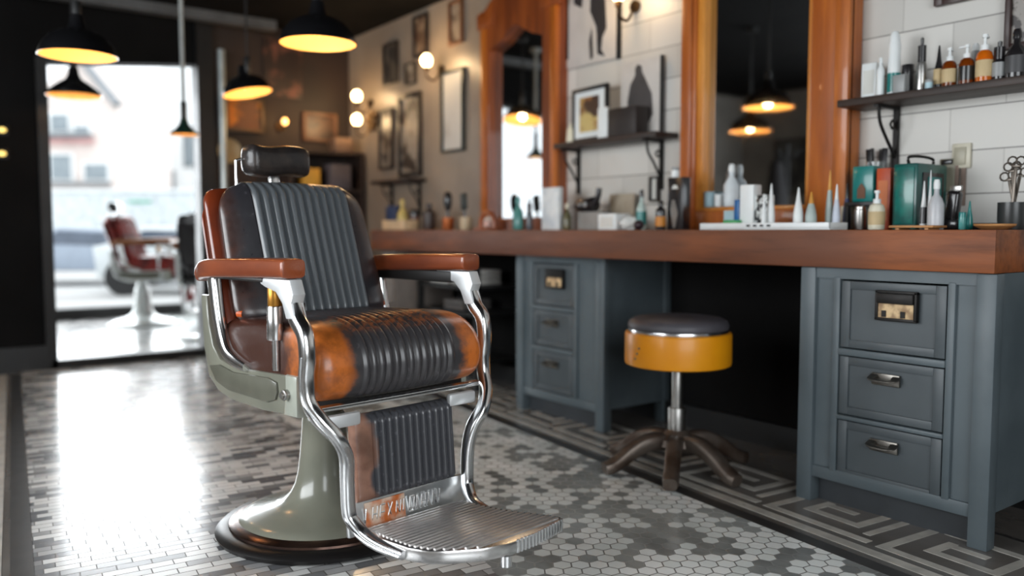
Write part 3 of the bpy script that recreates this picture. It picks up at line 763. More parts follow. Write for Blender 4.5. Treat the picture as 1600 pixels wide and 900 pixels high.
obj('carcass', MB().bb(0, .42, 0, .18, 0, .789, .004), mat('taupe_cabinet_paint', srgb(112, 104, 98), 0.5), t)
obj('door', MB().bb(-.012, 0, .01, .17, .08, .77, .003), MATS['taupe_cabinet_paint'], t)
obj('knob', MB().sph((-.022, .04, .45), .012), PULL, t)

# ---------------------------------------------------------------- stool
sx, sy = 2.37, 2.13
t = thing('round_stool', 'yellow round stool with grey padded top and cast iron star base', 'stool', (sx, sy, 0))
YEL = mat('yellow_vinyl', srgb(242, 160, 18), 0.38, c2=srgb(234, 148, 12), scale=4, coat=0.1)
obj('seat_drum', MB().lathe([(0, .405), (.188, .405), (.197, .410), (.199, .418), (.199, .522), (.196, .529), (.19, .531), (0, .531)], (0, 0, 0), 64), YEL, t)
obj('chrome_band', MB().lathe([(.15, .529), (.186, .529), (.188, .535), (.186, .541), (.15, .541)], (0, 0, 0), 64, True), CHROME, t)
obj('seat_pad', MB().lathe([(0, .538), (.175, .538), (.186, .545), (.188, .558), (.182, .572), (.165, .582), (.12, .588), (0, .590)], (0, 0, 0), 64), mat('grey_vinyl_pad', srgb(84, 82, 88), 0.5), t)
for a in (0, 1, 2): obj('stud', MB().sph((.1995 * math.cos(D2R(172 + a * 3)), .1995 * math.sin(D2R(172 + a * 3)), .44 + .02 * a), .004), PULL, t)
obj('spindle', MB().cyl((0, 0, .20), (0, 0, .392), .021, bev=.002).cyl((0, 0, .388), (0, 0, .406), .028, .05), STEEL, t)
obj('collar', MB().cyl((0, 0, .125), (0, 0, .24), .034, bev=.004), STEEL, t)
CAST = mat('rusty_cast_iron', srgb(110, 100, 92), 0.42, 0.6, c2=srgb(72, 56, 46), scale=9, bump=0.5)
obj('hub', MB().lathe([(.0, .08), (.05, .08), (.085, .10), (.078, .125), (.05, .14), (.036, .155), (0, .155)], (0, 0, 0), 40), CAST, t)
for a in (218, 268, 338, 100, 160):
    c, s = math.cos(D2R(a)), math.sin(D2R(a))
    L = .30
    obj('leg', MB().sweep([(c * r_, s * r_, z) for r_, z in ((.03, .105), (.09, .115), (.14, .105), (.19, .080), (.235, .050), (.27, .032), (.295, .026))],
        [.06, .066, .064, .058, .052, .050, .046], [.066, .064, .060, .058, .058, .060, .050], (-s, c, 0), 14, 3.2), CAST, t)

# ---------------------------------------------------------------- mirrors
PINE = wood('orange_varnished_pine', srgb(196, 110, 34), srgb(160, 80, 20), 0.32, 'Z', 4, coat=0.3)
PINEL = wood('light_pine_lining', srgb(222, 150, 62), srgb(196, 120, 40), 0.35, 'Z', 4, coat=0.2)
PINED = wood('deep_orange_pine', srgb(158, 78, 26), srgb(112, 50, 16), 0.34, 'Z', 4, coat=0.3)
mg = NT('mirror_silver'); mg.set(Base_Color=(0.62, 0.64, 0.65, 1), Metallic=1.0, Roughness=0.035); MIR = mg.m
y0, y1, g0, g1 = 1.775, 2.60, 1.965, 2.485
XF = 2.90
t = thing('wall_mirror', 'large mirror in a plain orange pine frame in the middle of the tiled wall', 'mirror', (XF, y0, CT))
H = 1.30
fr = MB().bb(0, .078, 0, g0 - y0 - .02, 0, H, .006).bb(0, .078, g1 - y0 + .04, y1 - y0, 0, H, .006).bb(0, .078, g0 - y0 - .02, g1 - y0 + .04, 0, .085, .006).bb(0, .078, g0 - y0 - .02, g1 - y0 + .04, H - .14, H, .006)
obj('frame', fr, PINE, t)
for q0, q1, r1 in ((g1 - y0, g1 - y0 + .04, H - .14), (g0 - y0 - .02, g0 - y0, H - .14), (g0 - y0, g1 - y0, .10)): obj('inner_lining', MB().bb(.012, .07, q0, q1, .085, r1, .003), PINEL, t)
for q in (.0, y1 - y0 - .06): obj('outer_moulding', MB().bb(-.014, .02, q, q + .06, 0, H, .005), PINE, t)
obj('mirror_glass', MB().bb(.052, .058, g0 - y0, g1 - y0, .09, H - .14), MIR, t)
# ornate mirror further along
y0, y1 = 3.465, 4.22
t = thing('ornate_mirror', 'tall mirror in a carved dark orange frame near the bulb sconce', 'mirror', (XF, y0, CT))
Wd = y1 - y0
gl, gr_ = .15, Wd - .10
# outline of the crest, as (y, z) from the bottom
def ring_prism(mb, outer, inner, x0, x1):
    n = len(outer)
    for i in range(n):
        j = (i + 1) % n
        b = bmesh.new()
        vs = [b.verts.new((x, p[0], p[1])) for x in (x0, x1) for p in (outer[i], outer[j], inner[j], inner[i])]
        for q in ((0, 1, 2, 3), (7, 6, 5, 4), (0, 4, 5, 1), (2, 6, 7, 3)): b.faces.new([vs[k] for k in q])
        bmesh.ops.recalc_face_normals(b, faces=b.faces)
        mb._add(b)
    return mb
gt = 1.115
inner = [(gl, .07), (gr_, .07), (gr_, gt - .05), (gr_ - .10, gt - .02), ((gl + gr_) / 2, gt + .06), (gl + .10, gt - .02), (gl, gt - .05), (gl, .6)]
outer = [(.03, 0), (Wd - .03, 0), (Wd - .02, 1.22), (Wd - .03, 1.30), (Wd / 2, 1.42), (.03, 1.30), (.02, 1.22), (.03, .6)]
obj('frame', ring_prism(MB(), outer, inner, 0, .078), PINED, t, angle=20)
sh = MB().prism([(Wd - .16, 1.20), (Wd + .01, 1.20), (Wd + .015, 1.285), (Wd - .03, 1.30), (Wd - .06, 1.27), (Wd - .10, 1.33), (Wd - .16, 1.36)], 'X', -.012, .02, .004)
obj('crest_carving', sh, PINED, t)
sh = MB().prism([(.16, 1.20), (-.01, 1.20), (-.015, 1.285), (.03, 1.30), (.06, 1.27), (.10, 1.33), (.16, 1.36)], 'X', -.012, .02, .004)
obj('crest_carving', sh, PINED, t)
for q in (.02, Wd - .07): obj('side_moulding', MB().bb(-.012, .02, q, q + .05, 0, 1.2, .006), PINE, t)
obj('mirror_glass', MB().prism([(p[0], p[1]) for p in inner], 'X', .05, .056), MIR, t)

# ---------------------------------------------------------------- wall shelves with brackets
DWOOD = wood('dark_shelf_wood', srgb(52, 36, 28), srgb(34, 24, 20), 0.4, 'Y', 6)
def wall_shelf(label, ya, yb, ztop, dep, brackets, th=.026):
    t = thing('wall_shelf', label, 'shelf', (XR - dep, ya, ztop))
    obj('board', MB().bb(0, dep - .002, 0, yb - ya, -th, 0, .003), DWOOD, t)
    for y in brackets:
        b = MB().bb(dep - .014, dep - .002, y - .010, y + .010, -.26, -th).bb(.03, dep - .004, y - .009, y + .009, -th - .010, -th)
        b.tube([(.05, y, -th - .01), (.06, y, -th - .06), (.10, y, -th - .11), (dep - .01, y, -.21)], .006, 8)
        b.tube([(dep - .05, y, -.09), (dep - .035, y, -.075), (dep - .02, y, -.09), (dep - .035, y, -.105), (dep - .05, y, -.09)], .004, 8)
        obj('bracket', b, IRON, t)
    return t
wall_shelf('dark wooden shelf of grooming bottles at the right of the pine mirror', .75, 1.765, 1.385, .18, (.88, .25))
wall_shelf('dark wooden shelf holding a framed photo between the two mirrors', 2.69, 3.42, 1.365, .16, (.10, .70))
wall_shelf('small dark shelf under the tall picture on the far wall', 4.98, 5.55, 1.27, .14, (.08, .48))

# ---------------------------------------------------------------- pictures
ART = {}
def art_mat(name, bg, fg, scale, lo=.5, hi=.56, seed=0.0, extra=None):
    n = NT(name); v = n.node('ShaderNodeMapping', {'Vector': n.obj(), 'Location': (seed, seed * 1.7, seed * .3)}).outputs[0]
    f = n.noise(v, scale, 3, 0.6)
    c = n.mix(n.ss(f, lo, hi), bg, fg)
    if extra:
        f2 = n.noise(v, scale * .6, 2); c = n.mix(n.ss(f2, .55, .62), c, extra)
    n.set(Base_Color=c, Roughness=0.35); return n.m
def picture_R(label, ya, yb, z0, z1, framec, artm, fw=.022, mount=None, th=.025, glass=False, name='framed_picture'):
    """picture hung on the right wall, ya<yb"""
    t = thing(name, label, 'picture', (XR - .002, ya, z0))
    w_, h = yb - ya, z1 - z0
    fm = MB().bb(-th, 0, 0, fw, 0, h, .002).bb(-th, 0, w_ - fw, w_, 0, h, .002).bb(-th, 0, fw, w_ - fw, 0, fw, .002).bb(-th, 0, fw, w_ - fw, h - fw, h, .002)
    obj('frame', fm, framec, t)
    obj('print', MB().bb(-.010, -.002, fw, w_ - fw, fw, h - fw), artm, t)
    if mount:
        m = mount; obj('mount', MB().bb(-.013, -.009, fw, fw + m, fw, h - fw).bb(-.013, -.009, w_ - fw - m, w_ - fw, fw, h - fw).bb(-.013, -.009, fw, w_ - fw, fw, fw + m).bb(-.013, -.009, fw, w_ - fw, h - fw - m, h - fw), WHITE, t)
    return t
DKF = mat('dark_picture_frame', srgb(40, 32, 28), 0.4); TEALF = mat('dark_green_frame', srgb(38, 46, 44), 0.4)
picture_R('thin dark-framed pale print beside the ornate mirror', 4.49, 4.76, 1.42, 1.95, TEALF, art_mat('pale_print', srgb(200, 196, 188), srgb(150, 140, 128), 3, .5, .8), .018)
picture_R('tall dark picture above the small far shelf', 5.03, 5.34, 1.29, 1.87, DKF, art_mat('grey_sketch_print', srgb(150, 138, 124), srgb(60, 50, 44), 7, .48, .6), .03)
picture_R('narrow picture of grey figures left of the tall dark picture', 5.43, 5.64, 1.36, 1.80, DKF, art_mat('grey_figure_print', srgb(130, 120, 108), srgb(60, 52, 48), 9, .45, .6, 2.0), .02)
picture_R('small dark picture high up beside the ceiling, above the narrow picture', 5.35, 5.56, 1.97, 2.27, DKF, art_mat('dark_small_print', srgb(92, 84, 74), srgb(48, 44, 42), 8, .4, .6, 4.0), .02)
picture_R('brown picture high on the wall above the single bulb sconce', 4.93, 5.12, 2.10, 2.38, DKF, art_mat('brown_small_print', srgb(140, 118, 96), srgb(80, 56, 42), 8, .4, .6, 5.0), .02)
picture_R('brown-framed picture high up, nearest the ornate mirror', 4.50, 4.66, 2.10, 2.38, mat('brown_picture_frame', srgb(120, 80, 52), 0.4), art_mat('brown_print', srgb(150, 134, 116), srgb(90, 72, 60), 7, .45, .6, 6.0), .02)
picture_R('tiny grey picture between the far pictures, left of the single bulb sconce', 5.10, 5.24, 1.93, 2.08, DKF, art_mat('tiny_print', srgb(160, 146, 128), srgb(90, 76, 64), 9, .45, .6, 8.0), .012)
# poster of dark strokes above the middle shelf, unframed sheet with dark edge battens
t = thing('wall_poster', 'white poster of black brush shapes above the middle shelf', 'poster', (XR - .002, 3.09, 1.78))
obj('sheet', MB().bb(-.006, 0, 0, .40, 0, .60), mat('white_poster_paper', srgb(196, 192, 188), 0.6, var=.04), t)
obj('edge_batten', MB().bb(-.012, 0, -.014, .012, -.01, .60), BLACK, t); obj('edge_batten', MB().bb(-.012, 0, .388, .414, .05, .60), BLACK, t)
bs = MB().prism([(.10, .02), (.155, .04), (.165, .18), (.215, .27), (.205, .40), (.16, .56), (.13, .56), (.15, .40), (.10, .30), (.09, .16), (.12, .12), (.13, .06)], 'X', -.009, -.005)
bs.prism([(.19, .03), (.21, .02), (.22, .12), (.20, .18)], 'X', -.009, -.005).prism([(.28, .30), (.34, .33), (.35, .46), (.30, .56), (.29, .48), (.32, .42), (.27, .38)], 'X', -.009, -.005)
obj('brush_figure', bs, mat('black_poster_ink', srgb(44, 42, 44), 0.6), t)
# print standing on the shelf: person in dark clothes
t = thing('shelf_print', 'pale print of a dark seated figure leaning on the middle shelf', 'picture', (XR - .022, 2.78, 1.366))
obj('sheet', MB().bb(-.006, .006, 0, .27, 0, .37), MATS['white_poster_paper'], t)
obj('dark_edge', MB().bb(-.010, .006, -.008, .004, 0, .37), BLACK, t)
fg = MB().prism([(.05, .10), (.06, .20), (.10, .27), (.125, .31), (.13, .34), (.155, .35), (.17, .33), (.168, .30), (.20, .26), (.22, .18), (.215, .10), (.17, .05), (.10, .04)], 'X', -.010, -.005)
obj('ink_figure', fg, mat('charcoal_ink', srgb(70, 66, 66), 0.6), t)
tag(obj('ink_box', MB().bb(0, .085, 0, .19, 0, .135, .003), mat('dark_leather_box', srgb(40, 32, 30), 0.5), None, (2.845, 2.84, 1.366)), 'dark brown box on the middle shelf in front of the print', 'box')
bpy.data.objects['ink_box'].name = 'storage_box'
t = thing('framed_photo', 'black-framed brown photo with a white mount on the middle shelf', 'picture', (2.875, 3.07, 1.366), D2R(-4))
obj('frame', MB().bb(0, .02, 0, .29, .255, .275, .002).bb(0, .02, 0, .02, 0, .275, .002).bb(0, .02, .27, .29, 0, .275, .002).bb(0, .02, 0, .29, 0, .02, .002), BLACK, t)
obj('mount', MB().bb(.006, .014, .015, .275, .015, .26), WHITE, t)
obj('photo', MB().bb(.003, .007, .07, .225, .05, .225), art_mat('warm_photo_print', srgb(150, 100, 48), srgb(200, 176, 110), 9, .4, .6, 1.0, srgb(60, 34, 20)), t)
obj('strut', MB().bb(.02, .05, .13, .16, 0, .18), BLACK, t)
tag(obj('ceramic_bottle', MB().lathe([(0, 0), (.022, 0), (.024, .02), (.022, .07), (.010, .09), (.010, .105), (0, .105)]), CREAM, None, (2.90, 3.37, 1.366)), 'small cream bottle at the left end of the middle shelf', 'bottle')
tag(obj('white_card', MB().bb(0, .012, 0, .07, 0, .15, .002), WHITE, None, (2.85, 3.04, 1.366)), 'white card standing in front of the framed photo', 'card')
picture_R('bottom of a dark brown framed picture above the right shelf', 1.36, 1.50, 1.69, 2.05, mat('dark_brown_frame', srgb(58, 34, 30), 0.4), MATS['dark_leather_box'], .03)
picture_R('dark-framed sketch at the right edge above the bottles', 1.05, 1.265, 1.50, 1.80, mat('dark_brown_frame', srgb(58, 34, 30)), art_mat('line_sketch', srgb(150, 144, 138), srgb(60, 54, 52), 14, .5, .56, 3.0), .018)
# brown back wall
def picture_B(label, xa, xb, z0, z1, framec, artm, fw=.025):
    t = thing('framed_picture', label, 'picture', (xa, YB - .002, z0)); w_, h = xb - xa, z1 - z0
    obj('frame', MB().bb(0, fw, -.03, 0, 0, h, .002).bb(w_ - fw, w_, -.03, 0, 0, h, .002).bb(fw, w_ - fw, -.03, 0, 0, fw, .002).bb(fw, w_ - fw, -.03, 0, h - fw, h, .002), framec, t)
    obj('print', MB().bb(fw, w_ - fw, -.012, -.003, fw, h - fw), artm, t); return t
picture_B('orange-glowing picture in a bronze frame on the brown back wall', 1.985, 2.27, 1.635, 1.88, mat('bronze_frame', srgb(120, 96, 70), 0.35, 0.5), art_mat('orange_print', srgb(120, 70, 34), srgb(226, 130, 30), 4, .5, .62, 1.5), .02)
picture_B('wide brown picture on the back wall right of the small sconce', 2.58, 2.86, 1.60, 1.82, mat('brown_picture_frame', srgb(120, 80, 52)), art_mat('umber_print', srgb(86, 56, 38), srgb(58, 38, 28), 5), .02)
t = thing('round_plate', 'round cream plate hung on the brown back wall', 'plate', (2.01, YB - .003, 1.49))
obj('rim', MB().lathe([(.045, 0), (.085, .014), (.088, .018), (.04, .006), (0, .006), (0, 0)], (0, 0, 0), 32, True).xf(Matrix.Rotation(D2R(90), 4, 'X')), mat('cream_glaze', srgb(170, 150, 112), 0.4), t)
t = thing('display_shelving', 'dark brown shelving of small boxes against the back wall', 'shelf', (2.35, YB - .30, 0))
sv = MB()
for x in (0, .58): sv.bb(x, x + .03, 0, .28, 0, 1.50)
sv.bb(0, .61, .27, .29, 0, 1.5)
obj('carcass', sv, DWOOD, t)
for z in (.3, .62, .92, 1.20, 1.48): obj('shelf', MB().bb(.03, .58, 0, .27, z, z + .022), DWOOD, t)
def bxt(label, x, z, sx, sz, m, nm='box', y=YB - .28, sy=.12):
    return tag(obj(nm, MB().bb(0, sx, 0, sy, 0, sz, .004), m, None, (x, y, z)), label, nm.replace('_', ' '))
bxt('yellow box on the back shelving right of the headrest', 2.47, 1.222, .13, .15, mat('yellow_card', srgb(214, 160, 60), 0.6), 'carton')
bxt('grey-violet box on the back shelving next to the yellow box', 2.68, 1.222, .17, .19, mat('grey_violet_card', srgb(88, 80, 84), 0.6), 'carton')
bxt('low amber box on the third shelf of the back shelving', 2.50, .942, .30, .12, mat('amber_card', srgb(200, 130, 40), 0.6), 'carton')
bxt('brown parcel on top of the back shelving', 2.72, 1.502, .15, .11, mat('brown_card', srgb(120, 92, 72), 0.7), 'carton')
# mural of blotches on the dark back wall above
t = thing('wall_hanging', 'dim reddish floral cloth hung high on the back wall', 'wall hanging', (2.28, YB - .004, 1.92))
obj('cloth', MB().bb(0, .30, -.008, 0, 0, .44), art_mat('dim_floral_cloth', srgb(46, 34, 30), srgb(112, 70, 56), 7, .5, .66), t)
obj('hanging_rod', MB().cyl((-.02, -.014, .44), (.32, -.014, .44), .008), DWOOD, t)

# ---------------------------------------------------------------- lamps
SHB = mat('black_enamel_shade', srgb(16, 16, 18), 0.22, coat=0.6, var=.05); SHI = mat('cream_shade_lining', srgb(236, 190, 118), 0.5, var=.02)
GRN = mat('dark_green_enamel', srgb(18, 44, 40), 0.3, coat=0.4)
BULB = emit('warm_bulb_glass', (1.0, 0.72, 0.36, 1), 9.0)
def point(name, parent, loc, power, r=.03, col=(1.0, .66, .34)):
    l = bpy.data.lights.new(name, 'POINT'); l.energy = power; l.color = col; l.shadow_soft_size = r
    o = bpy.data.objects.new(name, l); COL.objects.link(o); o.parent = parent; o.location = loc; return o
def pendant(label, px, py, d, wpx, shade=SHB, cord=BLACK, cr=.006, power=2.0, prof='dome', ceil=CH, tilt=0, group=None):
    p = onD(px, py, d); r = wpx / 2 * d / FPX * .94; power *= .62
    t = thing('pendant_lamp', label, 'pendant lamp', (p.x, p.y, p.z), 0, group)
    if prof == 'dome': outl = [(r, 0), (r * .985, .012), (r * .90, .045), (r * .72, .080), (r * .46, .104), (r * .26, .112), (r * .20, .135), (r * .17, .17), (r * .10, .18)]
    elif prof == 'cone': outl = [(r, 0), (r * .99, .02), (r * .80, .045), (r * .55, .075), (r * .30, .10), (r * .20, .13), (r * .17, .17), (r * .10, .18)]
    else: outl = [(r, 0), (r * .95, .012), (r * .62, .035), (r * .34, .065), (r * .20, .11), (r * .15, .15), (r * .10, .16)]
    th = .004
    inn = [(max(a - th, .002), max(b - th * .6, .0005)) for a, b in outl][::-1]
    T = Matrix.Rotation(-YAW, 4, 'Z') @ Matrix.Rotation(D2R(tilt), 4, 'Y') @ Matrix.Rotation(YAW, 4, 'Z')
    top = outl[-1][1]
    sh = obj('lamp_shade', MB().lathe(outl + [(a + .0012, b) for a, b in inn], (0, 0, 0), 48, True).xf(T), shade, t)
    obj('shade_lining', MB().lathe([(a - .0004, b) for a, b in inn] + [(max(a - .0016, .001), b + .0008) for a, b in inn[::-1]], (0, 0, 0), 48, True).xf(T), SHI, sh)
    obj('socket', MB().cyl((0, 0, top - .06), (0, 0, top + .05), .02, bev=.003), BLACK, t)
    obj('cord', MB().cyl((0, 0, top + .05), (0, 0, ceil - p.z), cr, n=12), cord, t)
    obj('ceiling_rose', MB().cyl((0, 0, ceil - p.z - .025), (0, 0, ceil - p.z), .045), cord, t)
    obj('light_bulb', MB().sph((0, 0, top - .09), .024, (1, 1, 1.15)), BULB, t)
    point('bulb_glow', t, (0, 0, .03), power, .025)
    return t
pendant('large black dome pendant lamp at the upper left', 122, 88, 3.62, 120, power=2.6)
pendant('black dome pendant lamp with bright yellow inside, in the middle of the ceiling', 497, 69, 3.5, 126, power=3.6)
pendant('tilted black pendant lamp in front of the brown back wall', 387, 146, 5.35, 80, power=2.8, tilt=-11)
pendant('black cone pendant lamp hanging below and behind the large one', 116, 150, 5.2, 84, power=1.2, prof='cone')
pendant('small dark green pendant lamp on a pale rod before the glazing', 288, 211, 5.35, 48, shade=GRN, cord=mat('pale_lamp_rod', srgb(176, 180, 178), 0.4), cr=.013, power=.5, prof='bell')
def sconce(label, px, py, arm=True, power=3.0, X=2.86, br=.036, group=None):
    p = onX(px, py, X)
    t = thing('bulb_sconce', label, 'wall lamp', (XR - .002, p.y, p.z + .004), 0, group)
    dx = X - XR
    obj('wall_plate', MB().cyl((-.016, 0, -.045), (0, 0, -.045), .030), mat('bronze_metal', srgb(92, 70, 48), 0.35, 0.8), t)
    obj('arm', MB().tube([(-.01, 0, -.045), (dx * .5, 0, -.12), (dx, 0, -.10), (dx, 0, -.05)], .007).cyl((dx, 0, -.065), (dx, 0, -.028), .017), MATS['bronze_metal'], t)
    obj('light_bulb', MB().sph((dx, 0, 0), br, (1, 1, 1.25)), BULB, t)
    point('bulb_glow', t, (dx - .05, 0, 0), power, .04)
    return t
sconce('single bare bulb sconce above the thin-framed pale print', 667, 96, power=5.0)
sconce('upper bare bulb sconce near the far corner', 558, 151, power=2.6)
sconce('lower bare bulb sconce near the far corner', 558, 188, power=2.2)
sconce('bare bulb sconce just above the middle shelf poster, mostly out of frame', 967, -9, power=3.0, br=.034)
p = onY(445, 190, YB - .09)
t = thing('bulb_sconce', 'dim amber sconce on the brown back wall', 'wall lamp', (p.x, YB - .002, p.z))
obj('wall_plate', MB().cyl((0, -.015, -.03), (0, 0, -.03), .035), MATS['bronze_metal'], t)
obj('arm', MB().tube([(0, -.01, -.03), (0, -.05, -.045), (0, -.088, -.03)], .006), MATS['bronze_metal'], t)
obj('light_bulb', MB().sph((0, -.088, 0), .022, (1, 1, 1.2)), emit('amber_bulb_glass', (1.0, .5, .16, 1), 3.0), t)
point('bulb_glow', t, (0, -.14, 0), .6, .02, (1, .55, .2))
for i, py in enumerate((203, 240)):
    p = onY(3, py, YB - .03)
    t = thing('bulb_sconce', ('upper', 'lower')[i] + ' small yellow lamp on the black wall at the left edge', 'wall lamp', (p.x, YB - .002, p.z))
    obj('wall_plate', MB().bb(-.04, .04, -.012, 0, -.03, .03, .003), BLACK, t)
    obj('light_bulb', MB().sph((0, -.03, 0), .02, (1.2, .8, .8)), emit('yellow_bulb_glass', (1.0, .72, .2, 1), 1.1), t)
# scrolled iron ornament next to the far sconces
p = onX(579, 190, 2.93)
t = thing('scroll_ornament', 'round scrolled bronze wall ornament beside the two far bulbs', 'ornament', (XR - .002, p.y, p.z))
sc = []
for q in range(40):
    a = q * .32; r_ = .085 - .0018 * q; sc.append((-.03, r_ * math.cos(a), r_ * math.sin(a)))
obj('scroll', MB().tube(sc, .012, 8, False), MATS['bronze_metal'], t)
obj('stay', MB().cyl((-.03, 0, .08), (0, 0, .08), .008), MATS['bronze_metal'], t)

# ---------------------------------------------------------------- bottles, jars and tools
def pick(c): return c
AMB = glassy('amber_glass', srgb(150, 70, 16), 0.08, .55); ORG = glassy('orange_lotion', srgb(232, 116, 20), 0.12, .35)
CLR = glassy('clear_glass', (0.9, 0.95, 0.95, 1), 0.04, .9); TEALG = glassy('teal_glass', srgb(110, 190, 186), 0.1, .5)
DKB = mat('dark_bottle_plastic', srgb(34, 32, 34), 0.25, coat=0.3); TEAL = mat('teal_plastic', srgb(0, 122, 118), 0.3, coat=0.3, var=.06)
GRY = mat('grey_plastic', srgb(150, 152, 152), 0.4, var=.06); LBL = mat('beige_label_paper', srgb(206, 182, 138), 0.6); LBW = mat('white_label_paper', srgb(216, 216, 210), 0.6, var=.04)
PALEB = mat('pale_blue_plastic', srgb(170, 200, 210), 0.35); BLUE = mat('blue_plastic', srgb(30, 98, 158), 0.35)
def profs(kind, r, h):
    if kind == 'bottle': return [(0, 0), (r * .92, 0), (r, .06 * h), (r, .62 * h), (r * .92, .70 * h), (r * .45, .78 * h), (r * .40, .84 * h), (0, .84 * h)], [(0, .83 * h), (r * .5, .83 * h), (r * .5, .98 * h), (r * .42, h), (0, h)]
    if kind == 'pump': return [(0, 0), (r * .94, 0), (r, .04 * h), (r, .52 * h), (r * .85, .62 * h), (r * .42, .68 * h), (0, .68 * h)], [(0, .67 * h), (r * .48, .67 * h), (r * .48, .78 * h), (r * .2, .79 * h), (r * .2, .92 * h), (r * .34, .93 * h), (r * .34, h), (0, h)]
    if kind == 'can': return [(0, 0), (r * .96, 0), (r, .02 * h), (r, .80 * h), (r * .9, .83 * h), (0, .83 * h)], [(0, .82 * h), (r * .86, .82 * h), (r * .84, .93 * h), (r * .5, h), (0, h)]
    if kind == 'cone': return [(0, 0), (r * .94, 0), (r, .03 * h), (r, .30 * h), (r * .8, .48 * h), (r * .5, .66 * h), (0, .66 * h)], [(0, .65 * h), (r * .5, .65 * h), (r * .18, .97 * h), (r * .08, h), (0, h)]
    if kind == 'dropper': return [(0, 0), (r * .95, 0), (r, .03 * h), (r, .46 * h), (r * .8, .54 * h), (0, .55 * h)], [(0, .54 * h), (r * .8, .54 * h), (r * .8, .84 * h), (r * .3, .86 * h), (r * .34, .97 * h), (0, h)]
    if kind == 'jar': return [(0, 0), (r * .95, 0), (r, .06 * h), (r, .70 * h), (0, .72 * h)], [(0, .70 * h), (r * 1.04, .70 * h), (r * 1.04, .97 * h), (r * .98, h), (0, h)]
    if kind == 'flask': return [(0, 0), (r * .95, 0), (r, .05 * h), (r, .5 * h), (r * .7, .62 * h), (r * .35, .70 * h), (r * .32, .82 * h), (0, .82 * h)], [(0, .81 * h), (r * .42, .81 * h), (r * .42, .92 * h), (r * .30, h), (0, h)]
def bottle(kind, label, px0, px1, ptop, X, z0, mb_, mc, name=None, cat='bottle', band=None, group=None, ns=None):
    pc = (px0 + px1) / 2
    p = onX(pc, 360, X); d = depth(p)
    r = (px1 - px0) / 2 * d / FPX; h = (onX(pc, ptop, X).z - z0)
    body, cap = profs(kind, r, h)
    nm = name or {'bottle': 'bottle', 'pump': 'pump_bottle', 'can': 'spray_can', 'cone': 'nozzle_bottle', 'dropper': 'dropper_bottle', 'jar': 'jar', 'flask': 'bottle'}[kind]
    t = thing(nm, label, cat, (p.x, p.y, z0 + .0008), random.uniform(0, 3), group)
    b = obj('body', MB().lathe(body, (0, 0, 0), 28), mb_, t)
    cm = MB().lathe(cap, (0, 0, 0), 24)
    if kind == 'pump': cm.box((r * .5, 0, h * .955), (r * 1.2, r * .42, h * .05), .002)
    obj('cap' if kind != 'pump' else 'pump_head', cm, mc, t)
    if band:
        z_a, z_b = (.12 * h, .46 * h) if kind != 'can' else (.05 * h, .35 * h)
        obj('paper_label' if kind != 'can' else 'colour_band', MB().lathe([(r * .9, z_a), (r + .0008, z_a), (r + .0008, z_b), (r * .9, z_b)], (0, 0, 0), 28, True), band, b)
    return t
def carton(label, px0, px1, ptop, X, z0, m, dep=.06, name='carton', cat='box', panel=None, bev=.003, pbot=None):
    pc = (px0 + px1) / 2; a = onX(px1, 360, X); b = onX(px0, 360, X); w_ = b.y - a.y
    h = onX(pc, ptop, X).z - z0
    t = thing(name, label, cat, (X, a.y, z0 + .0006))
    o = obj('body', MB().bb(0, dep, 0, w_, 0, h, bev), m, t)
    if panel: obj('printed_panel', MB().bb(-.0015, .001, w_ * .15, w_ * .85, h * .15, h * .8), panel, o)
    return t
SZ = 1.385; XS = 2.87
# --- the bottles on the right shelf
carton('white box at the left end of the bottle shelf', 1339, 1362, 100, XS, SZ, WHITE, .05, panel=LBW)
bottle('bottle', 'small white bottle between the white box and the tall spray can', 1363, 1374, 92, XS - .02, SZ, WHITE, WHITE)
bottle('can', 'tall white spray can with a teal foot on the bottle shelf', 1380, 1398, 52, XS, SZ, WHITE, WHITE, band=TEAL)
carton('small grey box in front of the tall spray can', 1387, 1406, 118, XS - .045, SZ, GRY, .03)
bottle('jar', 'round black jar right of the tall spray can', 1402, 1419, 103, XS + .03, SZ, DKB, DKB, cat='jar')
bottle('dropper', 'black bottle with a silver lower half, right of the round black jar', 1424, 1439, 60, XS, SZ, STEEL, DKB, name='bottle')
bottle('jar', 'small grey-blue jar on the bottle shelf edge', 1438, 1449, 126, XS - .04, SZ, PALEB, GRY, cat='jar')
bottle('cone', 'dark pointed bottle with a brown foot on the bottle shelf', 1451, 1465, 73, XS, SZ, DKB, DKB, band=LBL)
bottle('pump', 'amber pump bottle with white head, left of two', 1464, 1485, 77, XS - .01, SZ, AMB, WHITE, band=LBL)
bottle('pump', 'brown pump bottle with white head, right of two', 1490, 1512, 72, XS - .01, SZ, AMB, WHITE, band=DKB)
bottle('pump', 'bright orange bottle with a tall white pump', 1516, 1540, 56, XS - .01, SZ, ORG, WHITE, band=LBL)
bottle('can', 'slim pale grey can behind the orange pump bottle', 1508, 1520, 70, XS + .05, SZ, GRY, WHITE)
bottle('dropper', 'dark bottle with a grey label right of the orange pump bottle', 1541, 1561, 66, XS, SZ, DKB, DKB, name='bottle', band=GRY)
bottle('flask', 'wide black flask bottle near the right edge of the shelf', 1562, 1592, 48, XS, SZ, DKB, DKB, band=mat('charcoal_label', srgb(70, 70, 72), 0.5))
bottle('jar', 'black jar at the right end of the bottle shelf', 1597, 1617, 85, XS + .02, SZ, DKB, DKB, cat='jar')
